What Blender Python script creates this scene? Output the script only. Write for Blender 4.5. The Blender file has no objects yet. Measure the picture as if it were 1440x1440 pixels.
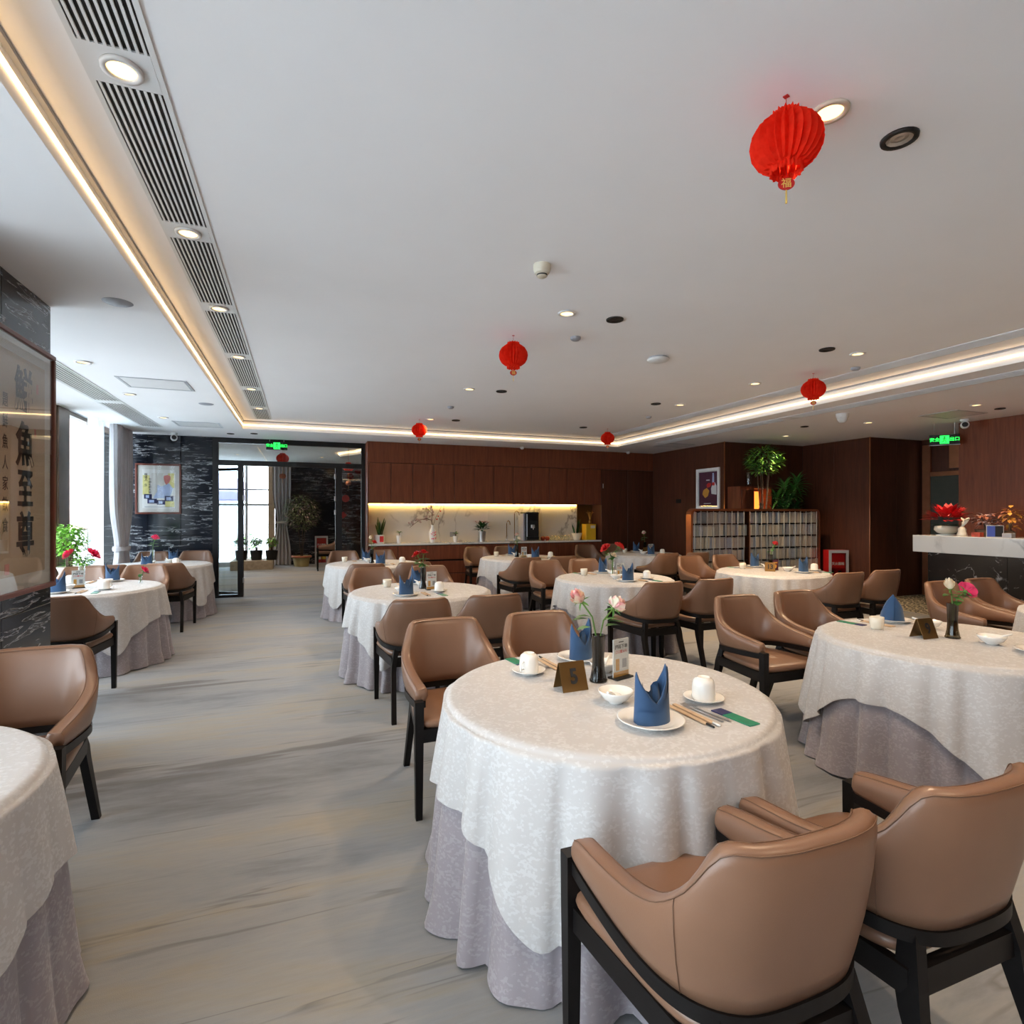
import bpy, math, random
from mathutils import Vector, Matrix

# ------------------------------------------------------------------ camera, world, exposure
SC = bpy.context.scene
COL = SC.collection
F_PX, YAW = 785.0, math.radians(20.66)
camd = bpy.data.cameras.new('camera'); camd.sensor_width = 36.0; camd.lens = F_PX/1440*36
camd.shift_y = 2.0/1440; camd.clip_start = 0.02; camd.clip_end = 400
cam = bpy.data.objects.new('camera', camd); COL.objects.link(cam)
cam.location = (0, 0, 1.5); cam.rotation_euler = (math.pi/2, 0, -YAW)
SC.camera = cam
SC.view_settings.view_transform = 'Standard'; SC.view_settings.look = 'None'
SC.view_settings.exposure = 0.50; SC.view_settings.gamma = 1.0
SC.view_settings.use_curve_mapping = False
SC.cycles.use_denoising = True
SC.cycles.max_bounces = 10; SC.cycles.diffuse_bounces = 6; SC.cycles.glossy_bounces = 4
SC.cycles.transparent_max_bounces = 16; SC.cycles.transmission_bounces = 6
SC.cycles.sample_clamp_indirect = 6.0
SC.cycles.caustics_reflective = False; SC.cycles.caustics_refractive = False

world = bpy.data.worlds.new('sky'); SC.world = world; world.use_nodes = True
wn = world.node_tree.nodes; wl = world.node_tree.links
bg = wn['Background']; bg.inputs['Color'].default_value = (0.85, 0.92, 1.0, 1); bg.inputs['Strength'].default_value = 7.3

def portal(loc, rot, sx, sy):
    d = bpy.data.lights.new('window_portal', 'AREA'); d.shape = 'RECTANGLE'; d.size = sx; d.size_y = sy
    d.cycles.is_portal = True
    o = bpy.data.objects.new('window_portal', d); o.location = loc; o.rotation_euler = rot; COL.objects.link(o)
PI = math.pi
portal((-2.99, 0.2, 1.45), (0, -PI/2, 0), 2.8, 6.2)     # window wall in front of the pillar
portal((-2.99, 7.6, 1.45), (0, -PI/2, 0), 2.8, 6.2)     # window wall behind the pillar
portal((-1.9, 17.75, 1.5), (-PI/2, 0, 0), 2.4, 2.7)     # lobby window

# ------------------------------------------------------------------ materials
def new_mat(name):
    m = bpy.data.materials.new(name); m.use_nodes = True
    nt = m.node_tree; b = nt.nodes['Principled BSDF']
    return m, nt, b
def N(nt, t, **kw):
    n = nt.nodes.new(t)
    for k, v in kw.items(): setattr(n, k, v)
    return n
def coords(nt, scale=(1,1,1), rot=(0,0,0)):
    tc = N(nt, 'ShaderNodeTexCoord'); mp = N(nt, 'ShaderNodeMapping')
    mp.inputs['Scale'].default_value = scale; mp.inputs['Rotation'].default_value = rot
    nt.links.new(tc.outputs['Object'], mp.inputs['Vector'])
    return mp.outputs['Vector']
def noise(nt, vec, scale, detail=4, rough=.5, dist=0):
    n = N(nt, 'ShaderNodeTexNoise'); n.inputs['Scale'].default_value = scale
    n.inputs['Detail'].default_value = detail; n.inputs['Roughness'].default_value = rough
    n.inputs['Distortion'].default_value = dist
    nt.links.new(vec, n.inputs['Vector']); return n
def ramp(nt, fac, stops):
    r = N(nt, 'ShaderNodeValToRGB'); e = r.color_ramp.elements
    while len(e) < len(stops): e.new(.5)
    for i, (p, c) in enumerate(stops):
        e[i].position = p; e[i].color = (c[0], c[1], c[2], 1) if len(c) == 3 else c
    nt.links.new(fac, r.inputs['Fac']); return r
def bump(nt, b, h, strength=.2, dist=.01):
    bp = N(nt, 'ShaderNodeBump'); bp.inputs['Strength'].default_value = strength; bp.inputs['Distance'].default_value = dist
    nt.links.new(h, bp.inputs['Height']); nt.links.new(bp.outputs['Normal'], b.inputs['Normal'])
def plain(name, col, rough=.5, metal=0, coat=0, vary=.08, vscale=6, bumps=0, bscale=200, spec=.5, sheen=0):
    m, nt, b = new_mat(name)
    v = coords(nt); n = noise(nt, v, vscale, 3)
    lo = tuple(c*(1-vary) for c in col); hi = tuple(min(1, c*(1+vary)) for c in col)
    r = ramp(nt, n.outputs['Fac'], [(.3, lo), (.7, hi)])
    nt.links.new(r.outputs['Color'], b.inputs['Base Color'])
    b.inputs['Roughness'].default_value = rough; b.inputs['Metallic'].default_value = metal
    b.inputs['Coat Weight'].default_value = coat; b.inputs['Specular IOR Level'].default_value = spec
    b.inputs['Sheen Weight'].default_value = sheen
    if bumps:
        n2 = noise(nt, v, bscale, 2); bump(nt, b, n2.outputs['Fac'], bumps, .002)
    return m
def emit(name, col, strength, base=None):
    m, nt, b = new_mat(name)
    v = coords(nt); n = noise(nt, v, 3, 1); r = ramp(nt, n.outputs['Fac'], [(0, tuple(c*.95 for c in col)), (1, col)])
    nt.links.new(r.outputs['Color'], b.inputs['Emission Color']); b.inputs['Emission Strength'].default_value = strength
    b.inputs['Base Color'].default_value = (*(base or col), 1); return m
def wood(name, c1, c2, rough=.35, coat=.0, spec=.4):
    m, nt, b = new_mat(name)
    v = coords(nt, (14, 14, .8)); n = noise(nt, v, 2.2, 6, .6, .6)
    n2 = noise(nt, coords(nt, (90, 90, 3)), 2, 2)
    mx = N(nt, 'ShaderNodeMath', operation='MULTIPLY_ADD'); mx.inputs[1].default_value = .35
    nt.links.new(n2.outputs['Fac'], mx.inputs[0]); nt.links.new(n.outputs['Fac'], mx.inputs[2])
    r = ramp(nt, mx.outputs[0], [(.4, c1), (.9, c2)])
    nt.links.new(r.outputs['Color'], b.inputs['Base Color']); b.inputs['Roughness'].default_value = rough
    b.inputs['Coat Weight'].default_value = coat; b.inputs['Specular IOR Level'].default_value = spec
    bump(nt, b, n2.outputs['Fac'], .05, .002); return m
def veined(name, base, base2, vein, scale, width, rough=.12, stretch=(1,1,1), rot=(0,0,0), soft=.0, dist=1.6):
    m, nt, b = new_mat(name)
    v = coords(nt, stretch, rot); n = noise(nt, v, scale, 6, .55, dist)
    s = N(nt, 'ShaderNodeMath', operation='SUBTRACT'); s.inputs[1].default_value = .5; nt.links.new(n.outputs['Fac'], s.inputs[0])
    a = N(nt, 'ShaderNodeMath', operation='ABSOLUTE'); nt.links.new(s.outputs[0], a.inputs[0])
    n2 = noise(nt, v, scale*2.3, 3)
    gate = ramp(nt, n2.outputs['Fac'], [(.45, (0,0,0)), (.6, (1,1,1))])
    r = ramp(nt, a.outputs[0], [(0, (1,1,1)), (width, (0,0,0))])
    g = N(nt, 'ShaderNodeMath', operation='MULTIPLY'); nt.links.new(r.outputs['Color'], g.inputs[0]); nt.links.new(gate.outputs['Color'], g.inputs[1])
    n3 = noise(nt, v, scale*.6, 3); rb = ramp(nt, n3.outputs['Fac'], [(.3, base), (.7, base2)])
    mx = N(nt, 'ShaderNodeMixRGB'); mx.inputs['Color2'].default_value = (*vein, 1)
    nt.links.new(g.outputs[0], mx.inputs['Fac']); nt.links.new(rb.outputs['Color'], mx.inputs['Color1'])
    nt.links.new(mx.outputs['Color'], b.inputs['Base Color']); b.inputs['Roughness'].default_value = rough
    return m
def streak_marble(name):
    m, nt, b = new_mat(name)
    v = coords(nt, (1.6, 1.6, 13)); n = noise(nt, v, 1.9, 5, .55, .9)
    r = ramp(nt, n.outputs['Fac'], [(.555, (0,0,0)), (.585, (.9,.9,.9)), (.61, (.10,.10,.10)), (.66, (.04,.04,.04)), (.70, (.6,.6,.6))])
    n2 = noise(nt, coords(nt, (.8,.8,2.2)), 1.2, 3); gate = ramp(nt, n2.outputs['Fac'], [(.36, (.0,.0,.0)), (.56, (1,1,1))])
    g = N(nt, 'ShaderNodeMath', operation='MULTIPLY'); nt.links.new(r.outputs['Color'], g.inputs[0]); nt.links.new(gate.outputs['Color'], g.inputs[1])
    mx = N(nt, 'ShaderNodeMixRGB'); mx.inputs['Color1'].default_value = (.010,.012,.018,1); mx.inputs['Color2'].default_value = (.52,.54,.57,1)
    nt.links.new(g.outputs[0], mx.inputs['Fac']); nt.links.new(mx.outputs['Color'], b.inputs['Base Color'])
    b.inputs['Roughness'].default_value = .12; b.inputs['Specular IOR Level'].default_value = .35
    return m
def damask(name, c1, c2, r1, r2, sheen=.2):
    m, nt, b = new_mat(name)
    v = coords(nt, (1, 1, 1.5)); w = N(nt, 'ShaderNodeTexVoronoi'); w.distance = 'CHEBYCHEV'; w.inputs['Scale'].default_value = 95
    nt.links.new(v, w.inputs['Vector'])
    sep = N(nt, 'ShaderNodeSeparateColor'); nt.links.new(w.outputs['Color'], sep.inputs['Color'])
    n = noise(nt, v, 14, 3); ad = N(nt, 'ShaderNodeMath', operation='MULTIPLY'); nt.links.new(sep.outputs['Red'], ad.inputs[0]); nt.links.new(n.outputs['Fac'], ad.inputs[1])
    r = ramp(nt, ad.outputs[0], [(.32, (0,0,0)), (.40, (1,1,1))])
    mx = N(nt, 'ShaderNodeMixRGB'); mx.inputs['Color1'].default_value = (*c1, 1); mx.inputs['Color2'].default_value = (*c2, 1)
    nt.links.new(r.outputs['Color'], mx.inputs['Fac']); nt.links.new(mx.outputs['Color'], b.inputs['Base Color'])
    mr = N(nt, 'ShaderNodeMapRange'); mr.inputs['To Min'].default_value = r1; mr.inputs['To Max'].default_value = r2
    nt.links.new(r.outputs['Color'], mr.inputs['Value']); nt.links.new(mr.outputs['Result'], b.inputs['Roughness'])
    b.inputs['Sheen Weight'].default_value = sheen
    nf = noise(nt, v, 7, 4, .6); bump(nt, b, nf.outputs['Fac'], .12, .02)
    return m
def glass(name, tint=(1,1,1), gloss=.10, rough=.0):
    m = bpy.data.materials.new(name); m.use_nodes = True; nt = m.node_tree; nt.nodes.clear()
    out = N(nt, 'ShaderNodeOutputMaterial'); tr = N(nt, 'ShaderNodeBsdfTransparent'); gl = N(nt, 'ShaderNodeBsdfGlossy')
    v = coords(nt); n = noise(nt, v, 2, 1); r = ramp(nt, n.outputs['Fac'], [(0, tuple(c*.98 for c in tint)), (1, tint)])
    nt.links.new(r.outputs['Color'], tr.inputs['Color']); gl.inputs['Roughness'].default_value = rough
    fr = N(nt, 'ShaderNodeLayerWeight'); fr.inputs['Blend'].default_value = .25
    mr = N(nt, 'ShaderNodeMapRange'); mr.inputs['To Min'].default_value = gloss*.4; mr.inputs['To Max'].default_value = min(1, gloss*4)
    nt.links.new(fr.outputs['Facing'], mr.inputs['Value'])
    mx = N(nt, 'ShaderNodeMixShader'); nt.links.new(mr.outputs['Result'], mx.inputs['Fac'])
    nt.links.new(tr.outputs[0], mx.inputs[1]); nt.links.new(gl.outputs[0], mx.inputs[2]); nt.links.new(mx.outputs[0], out.inputs['Surface'])
    return m
def carpet(name):
    m, nt, b = new_mat(name)
    v = coords(nt, (.30, 1.35, 1)); n = noise(nt, v, 1.2, 8, .66, .5)
    r = ramp(nt, n.outputs['Fac'], [(.30, (.125,.130,.142)), (.43, (.220,.232,.250)), (.52, (.262,.264,.266)), (.60, (.29,.265,.222)), (.72, (.240,.256,.277))])
    v2 = coords(nt, (.13, 1.5, 1)); n2 = noise(nt, v2, 1.0, 5, .55, .2)
    d = ramp(nt, n2.outputs['Fac'], [(.36, (.9,.9,.9)), (.375, (0,0,0)), (.492, (0,0,0)), (.497, (.8,.8,.8)), (.502, (0,0,0)), (.625, (0,0,0)), (.64, (.9,.9,.9))])
    v3 = coords(nt, (.9, 7, 1)); n3 = noise(nt, v3, 1.6, 5); gt = ramp(nt, n3.outputs['Fac'], [(.44, (.0,.0,.0)), (.56, (1,1,1))])
    g = N(nt, 'ShaderNodeMath', operation='MULTIPLY'); nt.links.new(d.outputs['Color'], g.inputs[0]); nt.links.new(gt.outputs['Color'], g.inputs[1])
    mx = N(nt, 'ShaderNodeMixRGB'); mx.inputs['Color2'].default_value = (.115,.112,.115,1)
    nt.links.new(g.outputs[0], mx.inputs['Fac']); nt.links.new(r.outputs['Color'], mx.inputs['Color1'])
    f = noise(nt, coords(nt, (1.6, 14, 1)), 3, 6, .72)
    mm = N(nt, 'ShaderNodeMixRGB', blend_type='MULTIPLY'); mm.inputs['Fac'].default_value = .55
    rf = ramp(nt, f.outputs['Fac'], [(.3, (.75,.75,.75)), (.7, (1,1,1))])
    nt.links.new(mx.outputs['Color'], mm.inputs['Color1']); nt.links.new(rf.outputs['Color'], mm.inputs['Color2'])
    nt.links.new(mm.outputs['Color'], b.inputs['Base Color']); b.inputs['Roughness'].default_value = .85
    b.inputs['Sheen Weight'].default_value = .15
    p = noise(nt, coords(nt), 420, 2); bump(nt, b, p.outputs['Fac'], .25, .004); return m
def brick_mat(name):
    m, nt, b = new_mat(name)
    t = N(nt, 'ShaderNodeTexBrick'); t.inputs['Color1'].default_value = (.55,.30,.24,1); t.inputs['Color2'].default_value = (.62,.36,.30,1)
    t.inputs['Mortar'].default_value = (.6,.55,.5,1); t.inputs['Scale'].default_value = 1.2
    nt.links.new(coords(nt), t.inputs['Vector']); nt.links.new(t.outputs['Color'], b.inputs['Base Color']); return m
def zigzag(name):
    m, nt, b = new_mat(name)
    w = N(nt, 'ShaderNodeTexWave'); w.inputs['Scale'].default_value = 3.2; w.inputs['Distortion'].default_value = 6; w.inputs['Detail Scale'].default_value = 2.5
    nt.links.new(coords(nt, (1, 2.2, 1)), w.inputs['Vector'])
    r = ramp(nt, w.outputs['Fac'], [(.6, (.012,.010,.010)), (.72, (.55,.48,.33))]); nt.links.new(r.outputs['Color'], b.inputs['Base Color'])
    b.inputs['Roughness'].default_value = .8; return m
def lantern_mat(name):
    m = bpy.data.materials.new(name); m.use_nodes = True; nt = m.node_tree; nt.nodes.clear()
    out = N(nt, 'ShaderNodeOutputMaterial'); d = N(nt, 'ShaderNodeBsdfDiffuse'); t = N(nt, 'ShaderNodeBsdfTranslucent')
    n = noise(nt, coords(nt), 30, 3); r = ramp(nt, n.outputs['Fac'], [(.3, (.78,.030,.012)), (.7, (.92,.050,.022))])
    nt.links.new(r.outputs['Color'], d.inputs['Color']); nt.links.new(r.outputs['Color'], t.inputs['Color'])
    mx = N(nt, 'ShaderNodeMixShader'); mx.inputs['Fac'].default_value = .45
    nt.links.new(d.outputs[0], mx.inputs[1]); nt.links.new(t.outputs[0], mx.inputs[2]); nt.links.new(mx.outputs[0], out.inputs['Surface']); return m
def sheer_mat(name, col, op=.55):
    m = bpy.data.materials.new(name); m.use_nodes = True; nt = m.node_tree; nt.nodes.clear()
    out = N(nt, 'ShaderNodeOutputMaterial'); d = N(nt, 'ShaderNodeBsdfTranslucent'); t = N(nt, 'ShaderNodeBsdfTransparent')
    n = noise(nt, coords(nt), 8, 2); r = ramp(nt, n.outputs['Fac'], [(.3, tuple(c*.95 for c in col)), (.7, col)])
    nt.links.new(r.outputs['Color'], d.inputs['Color'])
    mx = N(nt, 'ShaderNodeMixShader'); mx.inputs['Fac'].default_value = 1-op
    nt.links.new(d.outputs[0], mx.inputs[1]); nt.links.new(t.outputs[0], mx.inputs[2]); nt.links.new(mx.outputs[0], out.inputs['Surface']); return m

M = {}
M['ceil'] = plain('ceiling_paint', (.88,.875,.885), .9, vary=.015, vscale=1.5)
M['white'] = plain('white_paint', (.72,.72,.72), .5, vary=.02)
M['carpet'] = carpet('streaked_carpet')
M['walnut'] = wood('walnut_veneer', (.10,.029,.014), (.215,.062,.029), .42, spec=.25)
M['walnut_d'] = wood('dark_walnut_veneer', (.052,.017,.009), (.10,.033,.017), .42, spec=.25)
M['bmarble'] = streak_marble('black_streaked_marble')
M['wmarble'] = veined('white_veined_marble', (.62,.60,.57), (.72,.70,.67), (.30,.28,.27), .75, .016, .1, (1,1,.55), (0,.7,.3), dist=.5)
M['dmarble'] = veined('dark_veined_marble', (.020,.017,.016), (.035,.030,.027), (.50,.47,.45), 2.4, .009, .1, dist=1.1)
M['leather'] = plain('taupe_leather', (.198,.104,.062), .36, vary=.06, vscale=5, bumps=.10, bscale=350)
M['leather_seam'] = plain('leather_piping', (.150,.078,.045), .5, vary=.05)
M['blackwood'] = plain('black_stained_wood', (.006,.005,.005), .45, vary=.2, vscale=20, spec=.22)
M['wcloth'] = damask('white_damask', (.475,.462,.458), (.535,.53,.53), .58, .36, .15)
M['gcloth'] = damask('lilac_grey_damask', (.275,.245,.265), (.33,.30,.32), .58, .38, .2)
M['napkin'] = plain('blue_napkin_cloth', (.017,.062,.150), .75, vary=.08, vscale=12, bumps=.1, bscale=500, sheen=.2)
M['china'] = plain('white_china', (.80,.78,.74), .15, vary=.02, coat=.4)
M['cream_china'] = plain('cream_china', (.74,.68,.56), .2, vary=.03, coat=.3)
M['brass'] = plain('brushed_brass_plate', (.24,.135,.045), .35, .85, vary=.12, vscale=3)
M['copper'] = plain('copper_trim', (.50,.20,.10), .3, .9, vary=.1)
M['steel'] = plain('brushed_steel', (.55,.55,.56), .3, 1, vary=.08)
M['bronze'] = plain('bronze_window_frame', (.17,.12,.09), .38, .6, vary=.12)
M['blackmetal'] = plain('black_metal', (.012,.012,.013), .4, .4, vary=.1)
M['black'] = plain('matte_black', (.006,.006,.006), .6, vary=.1)
M['ink'] = plain('black_ink', (.012,.011,.012), .7, vary=.1)
M['dwood'] = plain('tan_sleeve_paper', (.50,.35,.22), .6, vary=.1, vscale=40)
M['green_pk'] = plain('green_packet_foil', (.015,.20,.11), .35, vary=.15, vscale=25)
M['navy_pk'] = plain('navy_packet', (.015,.02,.10), .4, vary=.1)
M['card'] = plain('white_card', (.80,.79,.78), .45, vary=.02)
M['orange'] = plain('orange_print', (.70,.33,.05), .5, vary=.05)
M['red_ink'] = plain('red_print', (.65,.03,.03), .5, vary=.05)
M['smoke'] = glass('smoked_vase_glass', (.20,.195,.18), .10)
M['amber_smoke'] = glass('olive_smoked_glass', (.42,.38,.27), .10)
M['clear'] = glass('clear_glass', (.97,.985,.98), .12)
M['pane'] = glass('window_glass', (.93,.97,.98), .10)
M['picpane'] = glass('picture_glass', (.97,.98,.98), .10)
M['posterpane'] = glass('poster_glass', (.98,.985,.985), .035)
M['leaf'] = plain('green_leaf', (.045,.16,.025), .45, vary=.45, vscale=9)
M['leaf_d'] = plain('dark_leaf', (.018,.070,.016), .4, vary=.5, vscale=9)
M['leaf_l'] = plain('light_leaf', (.22,.48,.06), .45, vary=.35, vscale=9)
M['leaf_o'] = plain('olive_leaf', (.16,.19,.09), .6, vary=.45, vscale=7)
M['leaf_p'] = plain('dusty_pink_leaf', (.34,.24,.24), .6, vary=.3, vscale=7)
M['stem'] = plain('green_stem', (.10,.22,.04), .5, vary=.2)
M['bark'] = plain('brown_bark', (.10,.065,.04), .8, vary=.3, vscale=20)
M['pinkwhite'] = plain('pink_white_petal', (.82,.62,.52), .5, vary=.10, vscale=28)
def petal_mix(name, c1, c2, scale):
    m, nt, b = new_mat(name); n = noise(nt, coords(nt), scale, 2)
    r = ramp(nt, n.outputs['Fac'], [(.42, c1), (.60, c2)]); nt.links.new(r.outputs['Color'], b.inputs['Base Color']); b.inputs['Roughness'].default_value = .5; return m
M['pinkwhite'] = petal_mix('pink_white_petal', (.80,.74,.56), (.80,.34,.34), 22)
M['cream_p'] = plain('cream_petal', (.82,.72,.55), .5, vary=.08, vscale=20)
M['magenta'] = plain('magenta_petal', (.75,.03,.12), .45, vary=.2, vscale=25)
M['redp'] = plain('red_petal', (.50,.010,.012), .45, vary=.25, vscale=25)
M['brickred'] = plain('brick_red_petal', (.40,.05,.025), .5, vary=.35, vscale=20)
M['lantern'] = lantern_mat('red_tissue_paper')
M['gold'] = plain('gold_print', (.75,.50,.12), .4, .2, vary=.1)
M['led'] = emit('warm_led', (1.0,.68,.34), 4.2)
M['led_y'] = emit('yellow_led', (1.0,.60,.14), 22)
M['lamp'] = emit('lamp_warm', (1.0,.66,.28), 2.2)
M['lamp_dim'] = emit('lamp_dim_warm', (1.0,.70,.30), 1.0)
M['exit_green'] = emit('exit_sign_green', (.02,1.0,.10), 1.3)
M['glow_orange'] = emit('amber_niche_light', (1.0,.22,.03), 2.0)
M['terra'] = plain('terracotta', (.36,.12,.06), .7, vary=.15)
M['mustard'] = plain('mustard_pot', (.42,.34,.15), .6, vary=.1)
M['curtain'] = plain('grey_curtain', (.48,.45,.46), .85, vary=.06, sheen=.2)
M['sheer'] = sheer_mat('sheer_curtain', (.78,.92,1.0), .6)
M['yellow'] = plain('yellow_carton', (.80,.47,.02), .5, vary=.04)
M['red_box'] = plain('red_enamel', (.50,.010,.010), .35, vary=.06)
M['silver'] = plain('silver_paint', (.52,.53,.56), .4, .3, vary=.05)
M['greyplastic'] = plain('grey_plastic', (.32,.33,.37), .5, vary=.05)
M['cream_plastic'] = plain('cream_plastic', (.62,.57,.46), .45, vary=.04)
M['whiteplastic'] = plain('white_plastic', (.68,.68,.67), .4, vary=.03)
M['paper'] = plain('aged_rice_paper', (.52,.40,.29), .8, vary=.06, vscale=3)
M['mat_board'] = plain('mat_board', (.68,.66,.63), .7, vary=.03)
M['frame_red'] = plain('red_brown_frame', (.13,.035,.022), .35, vary=.15)
M['bottle_red'] = M['red_box']
M['concrete'] = plain('planter_stone', (.40,.33,.25), .8, vary=.2, vscale=12)
M['pavement'] = plain('pavement', (.80,.80,.80), .9, vary=.1)
M['brick'] = brick_mat('distant_brick')
M['zigzag'] = zigzag('zigzag_carpet')
M['lavender'] = plain('lavender_canvas', (.36,.31,.45), .8, vary=.06)
M['phone'] = plain('beige_plastic', (.60,.44,.32), .4, vary=.04)
M['blue_print'] = plain('blue_print', (.06,.10,.42), .4, vary=.1)
M['sky_print'] = plain('pale_blue_print', (.45,.55,.80), .5, vary=.12, vscale=14)
M['yel_print'] = plain('yellow_print', (.78,.72,.30), .5, vary=.12, vscale=14)
M['skin_print'] = plain('red_tan_print', (.62,.20,.18), .5, vary=.15, vscale=30)
M['maroon'] = plain('maroon_print', (.09,.02,.045), .5, vary=.15, vscale=10)
M['ash'] = plain('grey_door_panel', (.045,.045,.030), .5, vary=.12)
SPINES = [plain('spine_%d' % i, c, .45, vary=.2, vscale=30) for i, c in enumerate(
    [(.50,.47,.44), (.66,.58,.49), (.38,.38,.43), (.78,.70,.58), (.32,.37,.40), (.45,.49,.60), (.58,.54,.52)])]

# ------------------------------------------------------------------ mesh helpers
class MB:
    def __init__(s): s.v = []; s.f = []
    def add(s, vs, fs):
        o = len(s.v); s.v += [tuple(v) for v in vs]; s.f += [tuple(i+o for i in f) for f in fs]; return s
    def box(s, x0, x1, y0, y1, z0, z1, m=None):
        vs = [Vector(p) for p in ((x0,y0,z0),(x1,y0,z0),(x1,y1,z0),(x0,y1,z0),(x0,y0,z1),(x1,y0,z1),(x1,y1,z1),(x0,y1,z1))]
        if m: vs = [m @ v for v in vs]
        return s.add(vs, [(0,3,2,1),(4,5,6,7),(0,1,5,4),(1,2,6,5),(2,3,7,6),(3,0,4,7)])
    def bbox(s, x0, x1, y0, y1, z0, z1, b=.006, m=None):     # box with chamfered edges
        P = []; idx = {}
        for i, sx in enumerate((x0, x1)):
            for j, sy in enumerate((y0, y1)):
                for k, sz in enumerate((z0, z1)):
                    dx = b if i == 0 else -b; dy = b if j == 0 else -b; dz = b if k == 0 else -b
                    for a, p in enumerate(((sx, sy+dy, sz+dz), (sx+dx, sy, sz+dz), (sx+dx, sy+dy, sz))):
                        idx[(i,j,k,a)] = len(P); P.append(Vector(p))
        if m: P = [m @ p for p in P]
        g = lambda *t: idx[t]
        fs = [(g(0,0,0,0),g(0,0,1,0),g(0,1,1,0),g(0,1,0,0)), (g(1,0,0,0),g(1,1,0,0),g(1,1,1,0),g(1,0,1,0)),
              (g(0,0,0,1),g(1,0,0,1),g(1,0,1,1),g(0,0,1,1)), (g(0,1,0,1),g(0,1,1,1),g(1,1,1,1),g(1,1,0,1)),
              (g(0,0,0,2),g(0,1,0,2),g(1,1,0,2),g(1,0,0,2)), (g(0,0,1,2),g(1,0,1,2),g(1,1,1,2),g(0,1,1,2))]
        for i in (0,1):
            for j in (0,1):
                fs.append((g(i,j,0,0),g(i,j,1,0),g(i,j,1,1),g(i,j,0,1)))
        for i in (0,1):
            for k in (0,1):
                fs.append((g(i,0,k,0),g(i,1,k,0),g(i,1,k,2),g(i,0,k,2)))
        for j in (0,1):
            for k in (0,1):
                fs.append((g(0,j,k,1),g(1,j,k,1),g(1,j,k,2),g(0,j,k,2)))
        for i in (0,1):
            for j in (0,1):
                for k in (0,1): fs.append((g(i,j,k,0),g(i,j,k,1),g(i,j,k,2)))
        return s.add(P, fs)
    def lathe(s, prof, n=24, c=(0,0,0), sx=1, sy=1, m=None):   # prof: list of (r,z)
        vs = []; fs = []; rows = []
        for r, z in prof:
            if r < 1e-6: rows.append([len(vs)]); vs.append(Vector((0,0,z)))
            else:
                rows.append(list(range(len(vs), len(vs)+n)))
                vs += [Vector((r*math.cos(2*PI*i/n)*sx, r*math.sin(2*PI*i/n)*sy, z)) for i in range(n)]
        for a, b in zip(rows, rows[1:]):
            for i in range(n):
                j = (i+1) % n
                if len(a) == 1 and len(b) == 1: continue
                if len(a) == 1: fs.append((a[0], b[j], b[i]))
                elif len(b) == 1: fs.append((a[i], a[j], b[0]))
                else: fs.append((a[i], a[j], b[j], b[i]))
        vs = [v + Vector(c) for v in vs]
        if m: vs = [m @ v for v in vs]
        return s.add(vs, fs)
    def tube(s, pts, r, n=8, caps=True, sq=False):
        pts = [Vector(p) for p in pts]; rs = r if isinstance(r, (list, tuple)) else [r]*len(pts)
        vs = []; fs = []; up = Vector((0,0,1))
        for i, p in enumerate(pts):
            d = (pts[min(i+1, len(pts)-1)] - pts[max(i-1, 0)]).normalized()
            ref = up if abs(d.z) < .95 else Vector((1,0,0))
            a = d.cross(ref).normalized(); b = a.cross(d).normalized()
            for k in range(n):
                t = 2*PI*k/n + (PI/4 if n == 4 else 0); vs.append(p + (a*math.cos(t) + b*math.sin(t))*rs[i])
        for i in range(len(pts)-1):
            for k in range(n):
                k2 = (k+1) % n; fs.append((i*n+k, i*n+k2, (i+1)*n+k2, (i+1)*n+k))
        if caps: fs.append(tuple(range(n-1, -1, -1))); fs.append(tuple((len(pts)-1)*n + k for k in range(n)))
        return s.add(vs, fs)
    def bar(s, p, q, w, h, side=None):                         # straight bar of rectangular section
        p = Vector(p); q = Vector(q); d = (q-p).normalized()
        a = Vector(side) if side else d.cross(Vector((0,0,1)))
        if a.length < 1e-4: a = Vector((1,0,0))
        a = (a - d*a.dot(d)).normalized(); b = d.cross(a)
        vs = [c + a*w/2*i + b*h/2*j for c in (p, q) for i, j in ((-1,-1),(1,-1),(1,1),(-1,1))]
        return s.add(vs, [(3,2,1,0),(4,5,6,7),(0,1,5,4),(1,2,6,5),(2,3,7,6),(3,0,4,7)])
    def grid(s, rows, closed_u=False, closed_v=False):
        nu = len(rows); nv = len(rows[0]); vs = [p for r in rows for p in r]; fs = []
        for i in range(nu if closed_u else nu-1):
            for j in range(nv if closed_v else nv-1):
                i2 = (i+1) % nu; j2 = (j+1) % nv
                fs.append((i*nv+j, i2*nv+j, i2*nv+j2, i*nv+j2))
        return s.add(vs, fs)
    def leaf(s, base, d, up, L, W, curl=.15):
        base = Vector(base); d = Vector(d).normalized(); sd = d.cross(Vector(up))
        if sd.length < 1e-3: sd = d.cross(Vector((1,0,0)))
        sd.normalize(); nn = sd.cross(d)
        c = [base, base+d*L*.35+sd*W/2+nn*L*.03, base+d*L*.35+nn*(-L*.03), base+d*L*.35-sd*W/2+nn*L*.03,
             base+d*L*.7+sd*W*.38-nn*L*curl*.3, base+d*L*.7-nn*L*(curl*.3+.03), base+d*L*.7-sd*W*.38-nn*L*curl*.3, base+d*L-nn*L*curl]
        return s.add(c, [(0,2,1),(0,3,2),(1,2,5,4),(2,3,6,5),(4,5,7),(5,6,7)])
    def mesh(s, name, mat, smooth=False):
        me = bpy.data.meshes.new(name); me.from_pydata(s.v, [], s.f); me.update()
        if mat: me.materials.append(mat)
        if smooth: me.polygons.foreach_set('use_smooth', [True]*len(me.polygons))
        return me
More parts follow.
